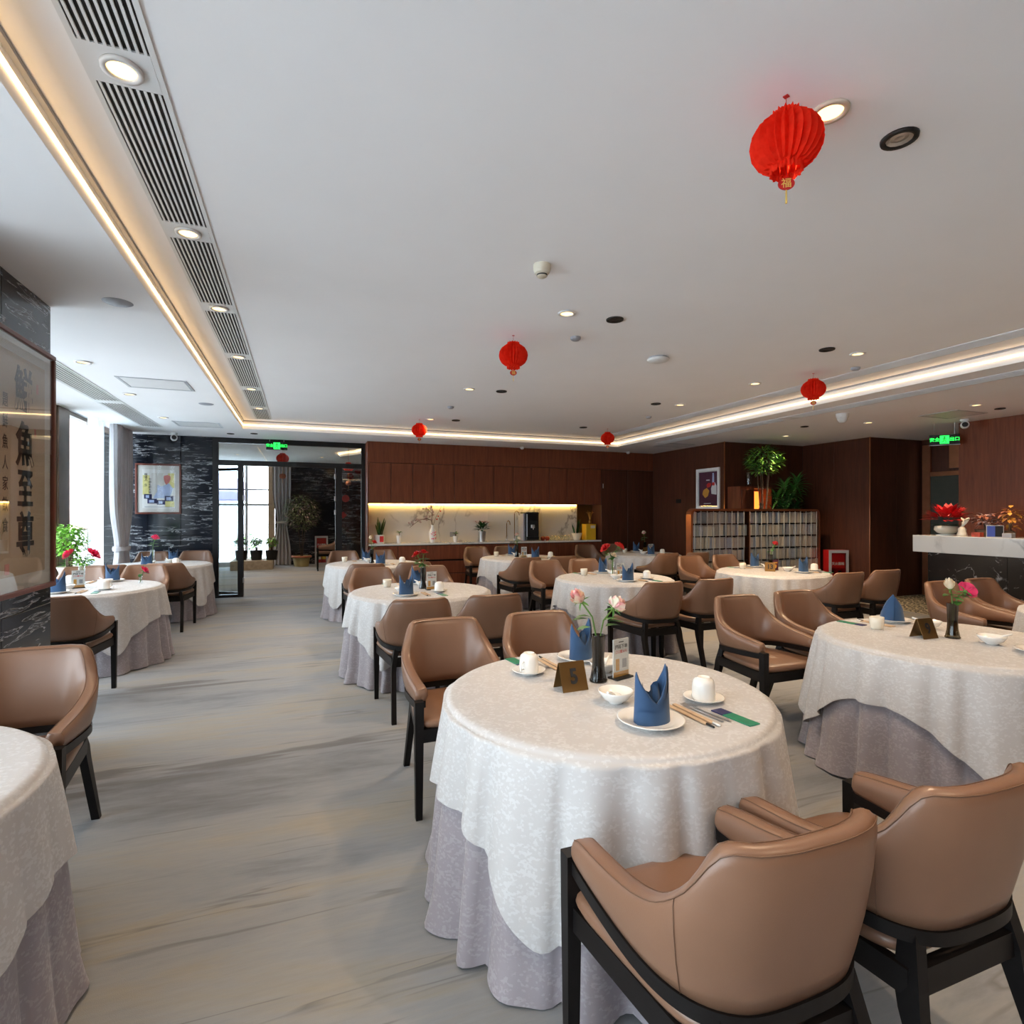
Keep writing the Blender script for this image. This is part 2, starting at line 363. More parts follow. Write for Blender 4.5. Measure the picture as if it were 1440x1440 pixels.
    def build(s, name, mat, parent=None, smooth=False, auto=None):
        me = s.mesh(name, mat, smooth); o = bpy.data.objects.new(name, me); COL.objects.link(o)
        if parent: o.parent = parent
        if auto:
            me.polygons.foreach_set('use_smooth', [True]*len(me.polygons))
            me.set_sharp_from_angle(angle=math.radians(auto))
        return o
def tag(o, label=None, cat=None, group=None, kind=None):
    if label: o['label'] = label
    if cat: o['category'] = cat
    if group: o['group'] = group
    if kind: o['kind'] = kind
    return o
def empty(name, loc=(0,0,0), rz=0, label=None, cat=None, group=None, kind=None):
    o = bpy.data.objects.new(name, None); o.empty_display_size = .05; COL.objects.link(o)
    o.location = loc; o.rotation_euler = (0,0,rz); return tag(o, label, cat, group, kind)
def copy_tree(o, parent=None, depth=0):
    c = o.copy(); COL.objects.link(c); c.parent = parent
    for ch in list(o.children): copy_tree(ch, c, depth+1)
    return c
def place(proto, loc, rz, label, group=None):
    c = copy_tree(proto) if proto.get('used') else proto
    proto['used'] = 1
    if 'used' in c.keys() and c is not proto: del c['used']
    c.location = loc; c.rotation_euler = (0,0,rz); c['label'] = label
    if group: c['group'] = group
    return c
_tx = {}
def text_mesh(body, bold=0.0, align='CENTER'):
    k = (body, bold, align)
    if k in _tx: return _tx[k]
    cu = bpy.data.curves.new('lettering', 'FONT'); cu.body = body; cu.size = 1; cu.align_x = align; cu.align_y = 'CENTER'
    cu.offset = bold; cu.extrude = .004; cu.resolution_u = 3
    o = bpy.data.objects.new('lettering_tmp', cu); COL.objects.link(o)
    dg = bpy.context.evaluated_depsgraph_get(); me = bpy.data.meshes.new_from_object(o.evaluated_get(dg))
    bpy.data.objects.remove(o); _tx[k] = me; return me
def text(body, size, pos, right, up, mat, parent, bold=0.0, sx=1.0, name='lettering'):
    me = text_mesh(body, bold).copy(); me.materials.clear(); me.materials.append(mat)
    o = bpy.data.objects.new(name, me); COL.objects.link(o)
    if parent: o.parent = parent
    r = Vector(right).normalized(); u = Vector(up).normalized(); n = r.cross(u)
    mt = Matrix(((r.x*size*sx, u.x*size, n.x*size, pos[0]), (r.y*size*sx, u.y*size, n.y*size, pos[1]), (r.z*size*sx, u.z*size, n.z*size, pos[2]), (0,0,0,1)))
    me.transform(mt); return o
def struct(mb, name, mat, parent=None, **kw):
    o = mb.build(name, mat, parent, **kw)
    if not parent: o['kind'] = 'structure'
    return o
random.seed(7)
RND = random.Random(11)
# ------------------------------------------------------------------ the setting
ZL, ZC = 2.85, 2.99            # lower border ceiling, raised middle ceiling
TX0, TX1, TY0, TY1 = -.88, 6.0, -2.2, 9.85
XW = -2.85                     # window wall
struct(MB().box(-3.1, 11.2, -3.2, 17.9, -.06, 0), 'floor', M['carpet'])
def slab(name, rects, z0, z1, mat):
    mb = MB()
    for x0, x1, y0, y1 in rects: mb.box(x0, x1, y0, y1, z0, z1)
    return struct(mb, name, mat)
slab('ceiling', [(TX0-.05, TX1+.05, TY0-.05, TY1+.05)], ZC, ZC+.06, M['ceil'])
slab('ceiling_border', [(-3.1, TX0, -3.2, 11.2), (TX1, 11.2, -3.2, 11.2), (TX0, TX1, TY1, 11.2), (TX0, TX1, -3.2, TY0)], ZL, ZL+.2, M['ceil'])
# cove: led profile along the step face, lip below
led = empty('led_strip', (0,0,0), 0, 'warm led strip running round the ceiling cove', 'light strip')
for x0, x1, y0, y1 in ((TX0, TX0+.012, TY0, TY1), (TX1-.012, TX1, TY0, TY1), (TX0+.012, TX1-.012, TY1-.012, TY1), (TX0+.012, TX1-.012, TY0, TY0+.012)):
    MB().box(x0, x1, y0, y1, 2.909, 2.922).build('diffuser', M['led'], led)
t = struct(MB().box(TX0+.0, TX0+.02, TY0, TY1, 2.972, ZC).box(TX1-.02, TX1, TY0, TY1, 2.972, ZC).box(TX0, TX1, TY1-.02, TY1, 2.972, ZC), 'trim_1', M['greyplastic'])

def linear_grille(xc, w, ys, z, label, lamps, nsl=9, lampmat='lamp'):
    """slot diffuser along Y: frame, black throat, slats per section, square lamp plates between the sections"""
    g = empty('ceiling_grille', (xc, ys[0], z), 0, label, 'vent')
    L = ys[-1]-ys[0]
    fr = MB().box(-w/2-.018, -w/2, 0, L, -.006, .004).box(w/2, w/2+.018, 0, L, -.006, .004)
    fr.build('frame', M['white'], g)
    MB().box(-w/2, w/2, 0, L, -.0015, 0).build('throat', M['black'], g)
    base = {}
    for i, (a, b) in enumerate(zip(ys, ys[1:])):
        a2 = a-ys[0]+(.09 if i else 0); b2 = b-ys[0]-(.09 if i < len(ys)-2 else 0)
        for k in range(nsl):
            x = -w/2 + (k+.5)*w/nsl; key = round(b2-a2, 3)
            if key not in base: base[key] = MB().box(-w/nsl*.2, w/nsl*.2, 0, b2-a2, -.008, -.001).mesh('slat', M['white'])
            o = bpy.data.objects.new('slat', base[key]); COL.objects.link(o); o.parent = g; o.location = (x, a2, 0)
        if i < len(ys)-2:
            MB().box(-w/2, w/2, b2, b2+.18, -.007, 0).build('lamp_plate', M['white'], g)
            if lamps: downlight((xc, b, z-.008), True, lamps % i if '%' in lamps else lamps, .055, ring='white', power=26)
    return g
LAMPS = {}
def downlight(loc, lit, label, r=.055, ring='white', power=45, group=None, dim=False):
    t = empty('downlight', loc, 0, label, 'downlight', group)
    rm = {'white': M['white'], 'black': M['black'], 'cream': M['cream_plastic']}[ring]
    MB().lathe([(r*.80, .004), (r*.82, -.010), (r*1.12, -.010), (r*1.15, .0), (r*.8, .004)], 24).build('ring', rm, t, True)
    if lit: MB().lathe([(0, -.004), (r*.80, -.004)], 20).build('lens', M['lamp_dim' if dim else 'lamp'], t)
    else: MB().lathe([(0, .0), (r*.3, -.002), (r*.55, .0), (r*.80, -.006)], 14).build('reflector', M['steel' if loc[1] < 2 else 'blackmetal'], t)
    if lit and power:
        d = bpy.data.lights.new('lamp_beam', 'SPOT'); d.energy = power; d.color = (1.0,.72,.45); d.spot_size = math.radians(115); d.spot_blend = .8; d.shadow_soft_size = .05
        o = bpy.data.objects.new('lamp_beam', d); COL.objects.link(o); o.parent = t; o.location = (0,0,-.03)
    return t
linear_grille(-.56, .2, [-1.3, -.12, 1.04, 2.2, 3.36, 4.52, 5.85, 7.3, 8.6, 9.62], ZC, 'white slotted ceiling grille set with small round downlights, towards the windows',
              'warm downlight in a square plate of the slotted ceiling grille')
for o in list(COL.objects):
    if o.name.startswith('downlight'): o['group'] = 'downlights in the slotted grille'
linear_grille(5.55, .2, [-1.3, 2.0, 5.6, 9.62], ZC, 'white slotted ceiling grille inside the cove, towards the reception desk', None)
linear_grille(-2.17, .26, [4.6, 6.0, 8.0, 10.05], ZL, 'grey slotted ceiling grille directly above the window wall', None, 8)
linear_grille(6.45, .22, [-1.0, 3.0, 6.0, 9.0], ZL, 'slim pale ceiling grille beside the cove, towards the reception desk', None, 5)
# lit and unlit downlights in the raised ceiling, standing in pairs
for x, y in ((1.83,1.52), (1.845,3.74), (1.88,6.43), (1.90,8.69), (4.85,3.73), (4.86,5.0), (4.85,6.34), (4.85,1.5), (1.83,-.7), (4.85,-.7)):  # final pair is added unseen behind the camera, as warm fill for the foreground
    near = 'beside the largest red lantern' if (x < 2 and 0 < y < 2) else None
    downlight((x, y, ZC), True, 'lit warm downlight ' + near if near else 'lit warm downlight in the raised white ceiling', .058, 'cream' if y < 2 else 'white', 130 if x > 4 else 90, None if near else 'lit ceiling downlights')
for x, y in ((2.22,1.53), (2.25,3.73), (2.28,6.41), (2.31,8.67), (4.46,3.73), (4.5,6.4), (4.56,8.6)):
    downlight((x, y, ZC), False, 'unlit black-rimmed spotlight in the raised white ceiling', .058, 'black', 0, 'unlit black spotlights')
for x, y in ((-1.82,6.0), (-1.82,7.43), (-1.82,9.07)):
    downlight((x, y, ZL), True, 'dim yellow downlight above the window tables', .058, 'white', 25, 'downlights above the window tables', True)
for x, y in ((7.88,7.4), (7.87,5.88), (7.84,4.45)):
    downlight((x, y, ZL), True, 'lit warm downlight near the reception desk', .058, 'white', 90, 'downlights near the reception desk')
for x, y in ((-1.12,10.5), (-.75,10.35), (7.3,6.5), (8.4,4.5)):
    downlight((x, y, ZL), False, 'small black unlit spotlight in the border ceiling', .05, 'black', 0, 'black spotlights in the border ceiling')
def disc(name, prof, loc, mat, label, cat, group=None):
    return tag(MB().lathe(prof, 28).build(name, mat, None, True), label, cat, group), loc
def ceiling_disc(name, prof, loc, mat, label, cat, group=None):
    o = tag(MB().lathe(prof, 28).build(name, mat, None, auto=40), label, cat, group); o.location = loc; return o
for x, y in ((-1.1,4.23), (-1.1,7.77)):
    ceiling_disc('ceiling_speaker', [(0,-.008), (.075,-.006), (.085,0), (0,0)], (x, y, ZL), M['greyplastic'], 'flat grey round ceiling speaker in the border ceiling', 'speaker', 'flat grey ceiling speakers')
for x, y in ((2.17,4.23), (1.95,7.6), (5.3,4.1), (5.0,7.3)):
    ceiling_disc('ceiling_sensor', [(0,-.028), (.03,-.028), (.042,-.018), (.045,0), (0,0)], (x, y, ZC), M['greyplastic'], 'small grey round sensor on the raised ceiling', 'sensor', 'small grey ceiling sensors')
sm = empty('smoke_detector', (1.35,3.07,ZC), 0, 'cream domed smoke detector on the raised ceiling', 'smoke detector')
MB().lathe([(0,-.035),(.05,-.035),(.052,-.03),(.052,0),(0,0)], 28).build('base', M['cream_plastic'], sm, auto=40)
MB().lathe([(0,-.075),(.022,-.075),(.03,-.07),(.032,-.055),(.044,-.05),(.05,-.036),(0,-.035)], 28).build('dome', M['cream_plastic'], sm, auto=40)
MB().lathe([(.0325,-.066),(.0325,-.058),(.030,-.058),(.030,-.066),(.0325,-.066)], 20).build('slot', M['black'], sm)
ap = empty('access_point', (3.19,4.5,ZC), 0, 'white saucer-shaped wireless access point on the raised ceiling', 'access point')
MB().lathe([(0,-.05),(.05,-.048),(.09,-.035),(.105,-.02),(.10,-.012),(0,-.012)], 32).build('shell', M['whiteplastic'], ap, True)
MB().lathe([(0,-.013),(.085,-.013),(.085,0),(0,0)], 28).build('mount', M['greyplastic'], ap)
for x, y, lb in ((-1.41,6.75,'flush square hatch in the ceiling above the window tables'), (-1.46,9.6,'flush square hatch in the ceiling near the marble wall'), (8.3,5.0,'flush square hatch in the ceiling by the reception desk'), (6.9,9.2,'flush grey ceiling panel by the tall walnut doors')):
    g = empty('ceiling_hatch', (x, y, ZL), 0, lb, 'ceiling panel')
    MB().box(-.28,.28,-.22,.22,-.004,0).build('panel', M['white'], g)
    MB().box(-.31,-.285,-.25,.25,-.006,0).box(.285,.31,-.25,.25,-.006,0).box(-.285,.285,-.25,-.225,-.006,0).box(-.285,.285,.225,.25,-.006,0).build('frame', M['silver'], g)
def dome_cam(loc, label, r=.07):
    g = empty('security_camera', loc, 0, label, 'security camera')
    MB().lathe([(0,0),(r,0),(r,-.04),(r*.9,-.055),(0,-.055)], 24).build('base', M['whiteplastic'], g, auto=40)
    MB().lathe([(r*.85,-.05),(r*.8,-.08),(r*.5,-.115),(0,-.125)], 24).build('dome', M['whiteplastic'], g, True)
    return g
dome_cam((6.86,5.5,ZL), 'white dome security camera under the border ceiling', .08)
def bullet_cam(loc, rz, label):
    g = empty('security_camera', loc, rz, label, 'security camera')
    MB().lathe([(0,0),(.055,0),(.055,-.03),(.03,-.045),(0,-.045)], 20).build('mount', M['whiteplastic'], g, auto=40)
    bl = MB().lathe([(0,-.06),(.045,-.05),(.052,-.03),(.052,.05),(.045,.06),(0,.06)], 20, m=Matrix.Translation((0,-.02,-.085)) @ Matrix.Rotation(PI/2, 4, 'X')).build('body', M['whiteplastic'], g, True)
    MB().lathe([(0,.0),(.036,.0),(.036,.004),(0,.006)], 18, m=Matrix.Translation((0,-.08,-.085)) @ Matrix.Rotation(PI/2, 4, 'X')).build('lens', M['black'], g)
    return g
bullet_cam((-2.0,10.75,ZL), .2, 'white turret camera above the black marble wall')
bullet_cam((8.9,5.2,ZL), -1.0, 'white turret camera beside the green exit sign at the reception')
# small wall sensors above the sideboard
for x, lb in ((4.2,'small white sensor above the walnut sideboard wall'), (6.7,'small white sensor above the tall walnut doors')):
    o = ceiling_disc('motion_sensor', [(0,-.05),(.03,-.04),(.045,-.02),(.045,0),(0,0)], (x, 10.55, ZL), M['whiteplastic'], lb, 'sensor')

# ---- window wall (left): bays between bronze posts
def window_bay(n, y0, y1, parts):
    w = empty('window_%d' % n, (XW-.06, y0, 0), 0, kind='structure')
    L = y1-y0
    f = MB().box(-.05,.06, -.03,.03, 0, ZL).box(-.05,.06, L-.03, L+.03, 0, ZL).box(-.05,.06,.03,L-.03,0,.12).box(-.05,.06,.03,L-.03,2.14,2.23).box(-.05,.06,.03,L-.03,ZL-.07,ZL)
    f.build('window_frame', M['bronze'], w)
    MB().box(-.006,.006,.03,L-.03,.12,2.14).build('pane', M['pane'], w)
    if 'tilt' in parts:
        m = Matrix.Translation((0,0,ZL-.07)) @ Matrix.Rotation(.30, 4, 'Y')
        sash = MB()
        for a in ((.03,.09,-.54,0), (L-.09,L-.03,-.54,0), (.09,L-.09,-.54,-.48), (.09,L-.09,-.06,0)): sash.box(-.02,.02,a[0],a[1],a[2],a[3],m)
        sash.build('tilted_sash', M['bronze'], w); MB().box(-.004,.004,.09,L-.09,-.48,-.06,m).build('pane', M['pane'], w)
    else: MB().box(-.006,.006,.03,L-.03,2.23,ZL-.07).build('pane', M['pane'], w)
    return w
wn_ = 0
for y0, y1, p in ((-3.1,-1.5,''), (-1.5,.1,''), (.1,1.7,''), (1.7,3.2,''), (4.48,6.0,''), (6.0,7.25,'tilt'), (7.25,8.5,'tilt')):
    wn_ += 1; window_bay(wn_, y0, y1, p)
struct(MB().bbox(XW-.12, XW+.02, 8.5, 8.86, 0, ZL, .01), 'trim_2', M['bronze'])
w = empty('window_8', (XW-.06, 8.86, 0), 0, kind='structure')
MB().box(-.05,.05,0,2.2,0,.12).box(-.05,.05,0,2.2,ZL-.05,ZL).box(-.05,.05,1.06,1.16,.12,ZL-.05).build('window_frame', M['bronze'], w)
MB().box(-.006,.006,0,1.06,.12,ZL-.05).build('pane', M['pane'], w); MB().box(-.006,.006,1.16,2.2,.12,ZL-.05).build('pane', M['pane'], w)
# curtains
def curtain(name, x, ys, zs, amp, folds, mat, label, tie=None):
    mb = MB(); rows = []
    nz = 36; ny = 96; y0, y1 = ys
    for i in range(nz+1):
        z = zs[0] + (zs[1]-zs[0])*i/nz; row = []
        pinch = 1.0
        if tie: pinch = 1 - .52*math.exp(-((z-tie)/.42)**2)
        for j in range(ny+1):
            t = j/ny; yc = (y0+y1)/2; y = yc + (t-.5)*(y1-y0)*pinch
            xx = x + amp*(.6+.4*pinch)*(math.sin(t*folds*2*PI) + .35*math.sin(t*folds*4.4*PI+1+z*.6))
            row.append((xx, y, z))
        rows.append(row)
    root = empty(name, (0,0,0), 0, label, 'curtain')
    mb.grid(rows).build('cloth', mat, root, True)
    if tie:
        hw = (y1-y0)*.5*.48+.02; yc = (y0+y1)/2
        MB().lathe([(1.0,-.035),(1.05,0),(1.0,.035)], 32, (0,0,0), hw, amp+.05).build('tieback', mat, root, True)
        b = root.children[-1] if root.children else None
        for c in root.children:
            if c.name.startswith('tieback'): c.location = (x, yc, tie); c.rotation_euler = (0,0,PI/2)
    return root
curtain('sheer_curtain', XW+.10, (9.22, 9.92), (.02, ZL), .03, 3, M['sheer'], 'pale blue sheer curtain hanging beside the bronze window post')
curtain('curtain', XW+.20, (9.95, 10.85), (.02, ZL), .055, 9, M['curtain'], 'grey drape tied back in the corner by the black marble wall', .95)

# ---- pillar clad in black marble
pil = empty('wall_pillar', (0,0,0), 0, kind='structure')
MB().box(XW-.1, -1.55, 3.21, 4.47, 0, ZL).build('core', M['black'], pil)
zs = [0, .92, 1.84, ZL]
for a, b in zip(zs, zs[1:]):
    for c, d in ((3.2, 3.84), (3.84, 4.48)):
        MB().bbox(-1.552, -1.535, c+.0015, d-.0015, a+.0015, b-.0015, .002).build('slab', M['bmarble'], pil)
    for c, d in ((XW, -2.2), (-2.2, -1.552)):
        MB().bbox(c+.0015, d-.0015, 4.468, 4.48, a+.0015, b-.0015, .002).build('slab', M['bmarble'], pil)
        MB().bbox(c+.0015, d-.0015, 3.2, 3.212, a+.0015, b-.0015, .002).build('slab', M['bmarble'], pil)
# ---- back marble wall
YB = 11.08
bw = empty('wall_back', (0,0,0), 0, kind='structure')
MB().box(-3.1, -1.47, YB+.015, YB+.2, 0, ZL).build('core', M['black'], bw)
xs = [-2.95, -2.45, -1.96, -1.47]; zz = [0, .55, 1.12, 1.70, 2.27, ZL]
for a, b in zip(xs, xs[1:]):
    for c, d in zip(zz, zz[1:]):
        MB().bbox(a+.0015, b-.0015, YB, YB+.015, c+.0015, d-.0015, .002).build('slab', M['bmarble'], bw)
# ---- glazed partition with the open doors to the lobby
dp = empty('door_1', (0, YB+.05, 0), 0, kind='structure')
DX0, DX1 = -1.47, 1.17
fr = MB()
for x0, x1, z0, z1 in ((DX0,DX0+.09,0,ZL), (DX1-.09,DX1,0,ZL), (DX0+.09,DX1-.09,ZL-.09,ZL), (DX0+.09,DX1-.09,2.36,2.45)): fr.box(x0,x1,-.05,.05,z0,z1)
fr.build('door_frame', M['blackmetal'], dp)
MB().box(-1.07,-.98,-.05,.05,0,2.36).build('post', M['blackmetal'], dp)
MB().box(.60,.72,-.05,.05,0,2.36).build('post', M['blackmetal'], dp)
MB().box(DX0+.09,DX1-.09,-.006,.006,2.45,ZL-.09).build('transom_pane', M['pane'], dp)
MB().box(DX0+.09,-1.07,-.006,.006,.05,2.36).build('side_pane', M['pane'], dp)
MB().box(.72,DX1-.09,-.006,.006,.05,2.36).build('side_pane', M['pane'], dp)
MB().box(DX0+.09,-1.07,-.05,.05,0,.05).box(.72,DX1-.09,-.05,.05,0,.05).build('threshold', M['blackmetal'], dp)
for x in (-.975, .595):
    for z in (2.2, 1.78, 1.52, .30): MB().box(x-.012, x+.012, -.052, .02, z-.045, z+.045).build('hinge', M['steel'], dp)
def door_leaf(x, ang, flip, label):
    g = empty('door_leaf', (x, .06, 0), ang); g.parent = dp; W = .78
    f = MB()
    for a in ((0,.045,.02,2.33), (W-.045,W,.02,2.33), (.045,W-.045,.02,.07), (.045,W-.045,2.28,2.33)): f.box(a[0],a[1],-.02,.02,a[2],a[3])
    f.build('leaf_frame', M['blackmetal'], g); MB().box(.045,W-.045,-.005,.005,.07,2.28).build('leaf_pane', M['pane'], g)
    MB().tube([(W-.13,-.075,.85),(W-.13,-.075,1.45)], .012, 8).tube([(W-.13,-.075,.95),(W-.13,-.02,.95)], .008, 6).tube([(W-.13,-.075,1.35),(W-.13,-.02,1.35)], .008, 6).build('handle', M['blackmetal'], g)
door_leaf(-.99, PI-.62, 1, ''); door_leaf(.61, .35, 1, '')

def exit_sign(loc, rz, label, hang=.12):
    g = empty('exit_sign', loc, rz, label, 'exit sign')
    MB().box(-.18,.18,-.02,.02,-.075,.075).build('case', M['black'], g)
    MB().box(-.185,.185,-.022,.022,-.082,-.075).build('edge_rail', M['silver'], g)
    MB().box(-.055,.055,-.023,-.02,-.06,.06).build('picture_panel', M['exit_green'], g)
    text('安全', .062, (-.118,-.0225,0), (1,0,0), (0,0,1), M['exit_green'], g, .02)
    text('出口', .062, (.118,-.0225,0), (1,0,0), (0,0,1), M['exit_green'], g, .02)
    m = MB()                                   # running figure and door outline
    m.lathe([(0,-.001),(.011,-.001),(.011,.001),(0,.001)], 10, m=Matrix.Translation((.0,-.0245,.038)) @ Matrix.Rotation(PI/2,4,'X'))
    for p, q in (((.0,.027),(-.006,-.004)), ((-.006,-.004),(.018,-.022)), ((.018,-.022),(.014,-.048)), ((-.006,-.004),(-.018,-.03)), ((-.018,-.03),(-.036,-.034)), ((0,.02),(.022,.004)), ((0,.02),(-.022,.012))):
        m.bar((p[0],-.0245,p[1]), (q[0],-.0245,q[1]), .009, .002, (0,0,1))
    m.build('running_figure', M['black'], g)
    MB().tube([(-.12,0,.075),(-.12,0,hang)], .004, 6).tube([(.12,0,.075),(.12,0,hang)], .004, 6).build('hanger', M['steel'], g)
    return g
exit_sign((-.42, YB-.05, ZL-.12), 0, 'green exit sign hanging above the glass lobby doors')
exit_sign((8.98, 5.52, 2.60), -.95, 'green exit sign hanging beside the walnut reception wall', .25)

# ---- sideboard wall (walnut) : wall shell, tall panels
YS = 10.7
sw = empty('wall_sideboard', (0,0,0), 0, kind='structure')
MB().box(1.17, 7.6, YS+.46, YS+.6, 0, ZL).build('core', M['walnut_d'], sw)
MB().bbox(1.17, 7.45, YS, YS+.46, 2.46, ZL, .003).build('panel', M['walnut'], sw)
MB().bbox(1.15, 1.172, YS, YS+.46, 0, ZL, .003).build('panel', M['walnut'], sw)
for a, b in ((6.12, 6.78), (6.784, 7.45)):
    MB().bbox(a, b, YS, YS+.46, 0, 2.455, .004).build('panel', M['walnut_d'], sw)
# steel pull on the tall door and small label plate
tag(MB().box(6.15, 6.165, YS-.012, YS, 2.05, 2.15).build('door_pull', M['steel']), 'slim steel pull on the tall walnut door beside the sideboard', 'door pull')

def wall_panels(name, p0, p1, n, mat, e0=0, e1=0, thick=.05, z1=ZL):
    """wall along a straight run, made of n tall veneer panels"""
    g = empty(name, (0,0,0), 0, kind='structure'); p0 = Vector(p0); p1 = Vector(p1); d = (p1-p0); L = d.length; d.normalize(); nn = Vector((-d.y, d.x, 0))
    mt = Matrix(((d.x, nn.x, 0, p0.x), (d.y, nn.y, 0, p0.y), (0,0,1,0), (0,0,0,1)))
    MB().box(-e0, L+e1, .012, thick+.05, 0, z1, mt).build('core', M['black'], g)
    for i in range(n): MB().bbox(L*i/n+.002, L*(i+1)/n-.002, 0, .012, 0, z1, .002, mt).build('panel', mat, g)
    return g
wall_panels('wall_right_1', (7.45, YS, 0), (7.45, 8.42, 0), 2, M['walnut_d'], .4, -.013)
wall_panels('wall_right_2', (7.45, 8.42, 0), (9.4, 8.42, 0), 2, M['walnut_d'], -.02, .1)
wall_panels('wall_right_3', (9.4, 8.42, 0), (9.4, 7.0, 0), 2, M['walnut_d'], .1, -.013)
wall_panels('wall_right_4', (9.4, 7.0, 0), (10.75, 7.0, 0), 2, M['walnut_d'], -.02, .1)
wall_panels('wall_right_5', (9.2, 5.46, 0), (9.2, -3.1, 0), 9, M['walnut'])
wall_panels('wall_right_6', (10.75, 5.46, 0), (9.25, 5.46, 0), 1, M['walnut_d'])
for n, (x, y) in enumerate(((7.447, 8.417), (9.397, 6.997))):
    struct(MB().box(x-.009, x+.007, y-.009, y+.007, 0, ZL), 'trim_%d' % (n+3), M['copper'])
# doorway beyond the reception
struct(MB().box(10.75, 10.95, 5.4, 7.1, 0, ZL), 'wall_corridor', M['walnut_d'])
d2 = empty('door_2', (10.72, 5.5, 0), 0, kind='structure')
MB().bbox(-.02,.03, .12,.20, 0, 2.25,.004).bbox(-.02,.03, 1.32,1.46, 0, ZL-.1,.004).bbox(-.02,.03,.2,1.32,2.17,2.25,.004).build('door_frame', M['copper'], d2)
MB().bbox(-.01,.02,.62,1.32,0,2.17,.004).build('leaf', M['ash'], d2)
MB().bbox(-.005,.02,.2,.62,0,2.17,.004).build('leaf', M['walnut_d'], d2)
MB().box(-.02,.02,.1,1.0,2.3,2.7).build('lintel_panel', M['copper'], d2)
# front wall behind the camera
fw = empty('wall_front', (0,0,0), 0, kind='structure')
MB().box(-3.1, 11.2, -3.2, -3.05, 0, ZL).build('core', M['black'], fw)
for i in range(8): MB().bbox(-2.95+1.55*i+.002, -2.95+1.55*(i+1)-.002, -3.05, -3.03, 0, ZL, .002).build('panel', M['walnut'], fw)
struct(MB().box(8.7, 10.72, 5.55, 6.95, 0, .006), 'floor_runner', M['zigzag'])

# ---- lobby beyond the glass
lb = empty('wall_lobby', (0,0,0), 0, kind='structure')
MB().box(-.72, 5.2, 17.62, 17.8, 0, 3.0).build('core', M['black'], lb)
for i in range(7):
    for j in range(5):
        MB().bbox(-.72+.8*i+.0015, -.72+.8*(i+1)-.0015, 17.6, 17.62, j*.6+.0015, (j+1)*.6-.0015, .002).build('slab', M['bmarble'], lb)
MB().box(5.0, 5.2, 11.2, 17.8, 0, 3.0).build('side_wall', M['bmarble'], lb)
MB().box(-3.15, -3.0, 11.25, 17.8, 0, 3.0).build('side_wall', M['white'], lb)
slab('ceiling_lobby', [(-3.1, 5.2, 11.2, 17.9)], 2.98, 3.05, M['ceil'])
w = empty('window_9', (-3.0, 17.6, 0), 0, kind='structure')
f = MB()
for x in (0, .75, 1.5, 2.2): f.box(x, x+.07, -.05, .05, 0, 3.0)
f.box(0,2.2,-.05,.05,0,.12).box(0,2.2,-.04,.04,1.72,1.78).box(0,2.2,-.04,.04,2.16,2.2).build('window_frame', M['silver'], w)
MB().box(2.10,2.27,-.08,.06,0,3.0).build('jamb', M['dwood'], w)
for a, b in ((.07,.75), (.82,1.5), (1.57,2.2)): MB().box(a, b, -.005, .005, .12, 3.0).build('pane', M['pane'], w)
def swirl(cx, cy, r, z, label):
    pts = []; mb = MB(); n = 40
    rr = lambda t: r*(1+.18*math.sin(3*t+.6))
    mb.grid([[(cx+rr(2*PI*i/n)*math.cos(2*PI*i/n)*k, cy+rr(2*PI*i/n)*math.sin(2*PI*i/n)*.8*k, zz_) for i in range(n)] for k, zz_ in ((1,z-.10), (1,z-.0), )], False, True)
    o = empty('cove_light', (0,0,0), 0, label, 'ceiling light')
    mb.build('rim', M['white'], o, True)
    m2 = MB(); m2.add([(cx+rr(2*PI*i/n)*math.cos(2*PI*i/n)*.99, cy+rr(2*PI*i/n)*math.sin(2*PI*i/n)*.8*.99, z-.1) for i in range(n)], [tuple(range(n-1,-1,-1))]); m2.build('panel', M['white'], o)
    m3 = MB().grid([[(cx+rr(2*PI*i/n)*math.cos(2*PI*i/n)*k, cy+rr(2*PI*i/n)*math.sin(2*PI*i/n)*.8*k, z-.03) for i in range(n)] for k in (1.0, 1.03)], False, True); m3.build('glow_line', M['led'], o)
swirl(2.2, 13.9, 1.3, 2.98, 'wavy ceiling disc with warm light line in the lobby')
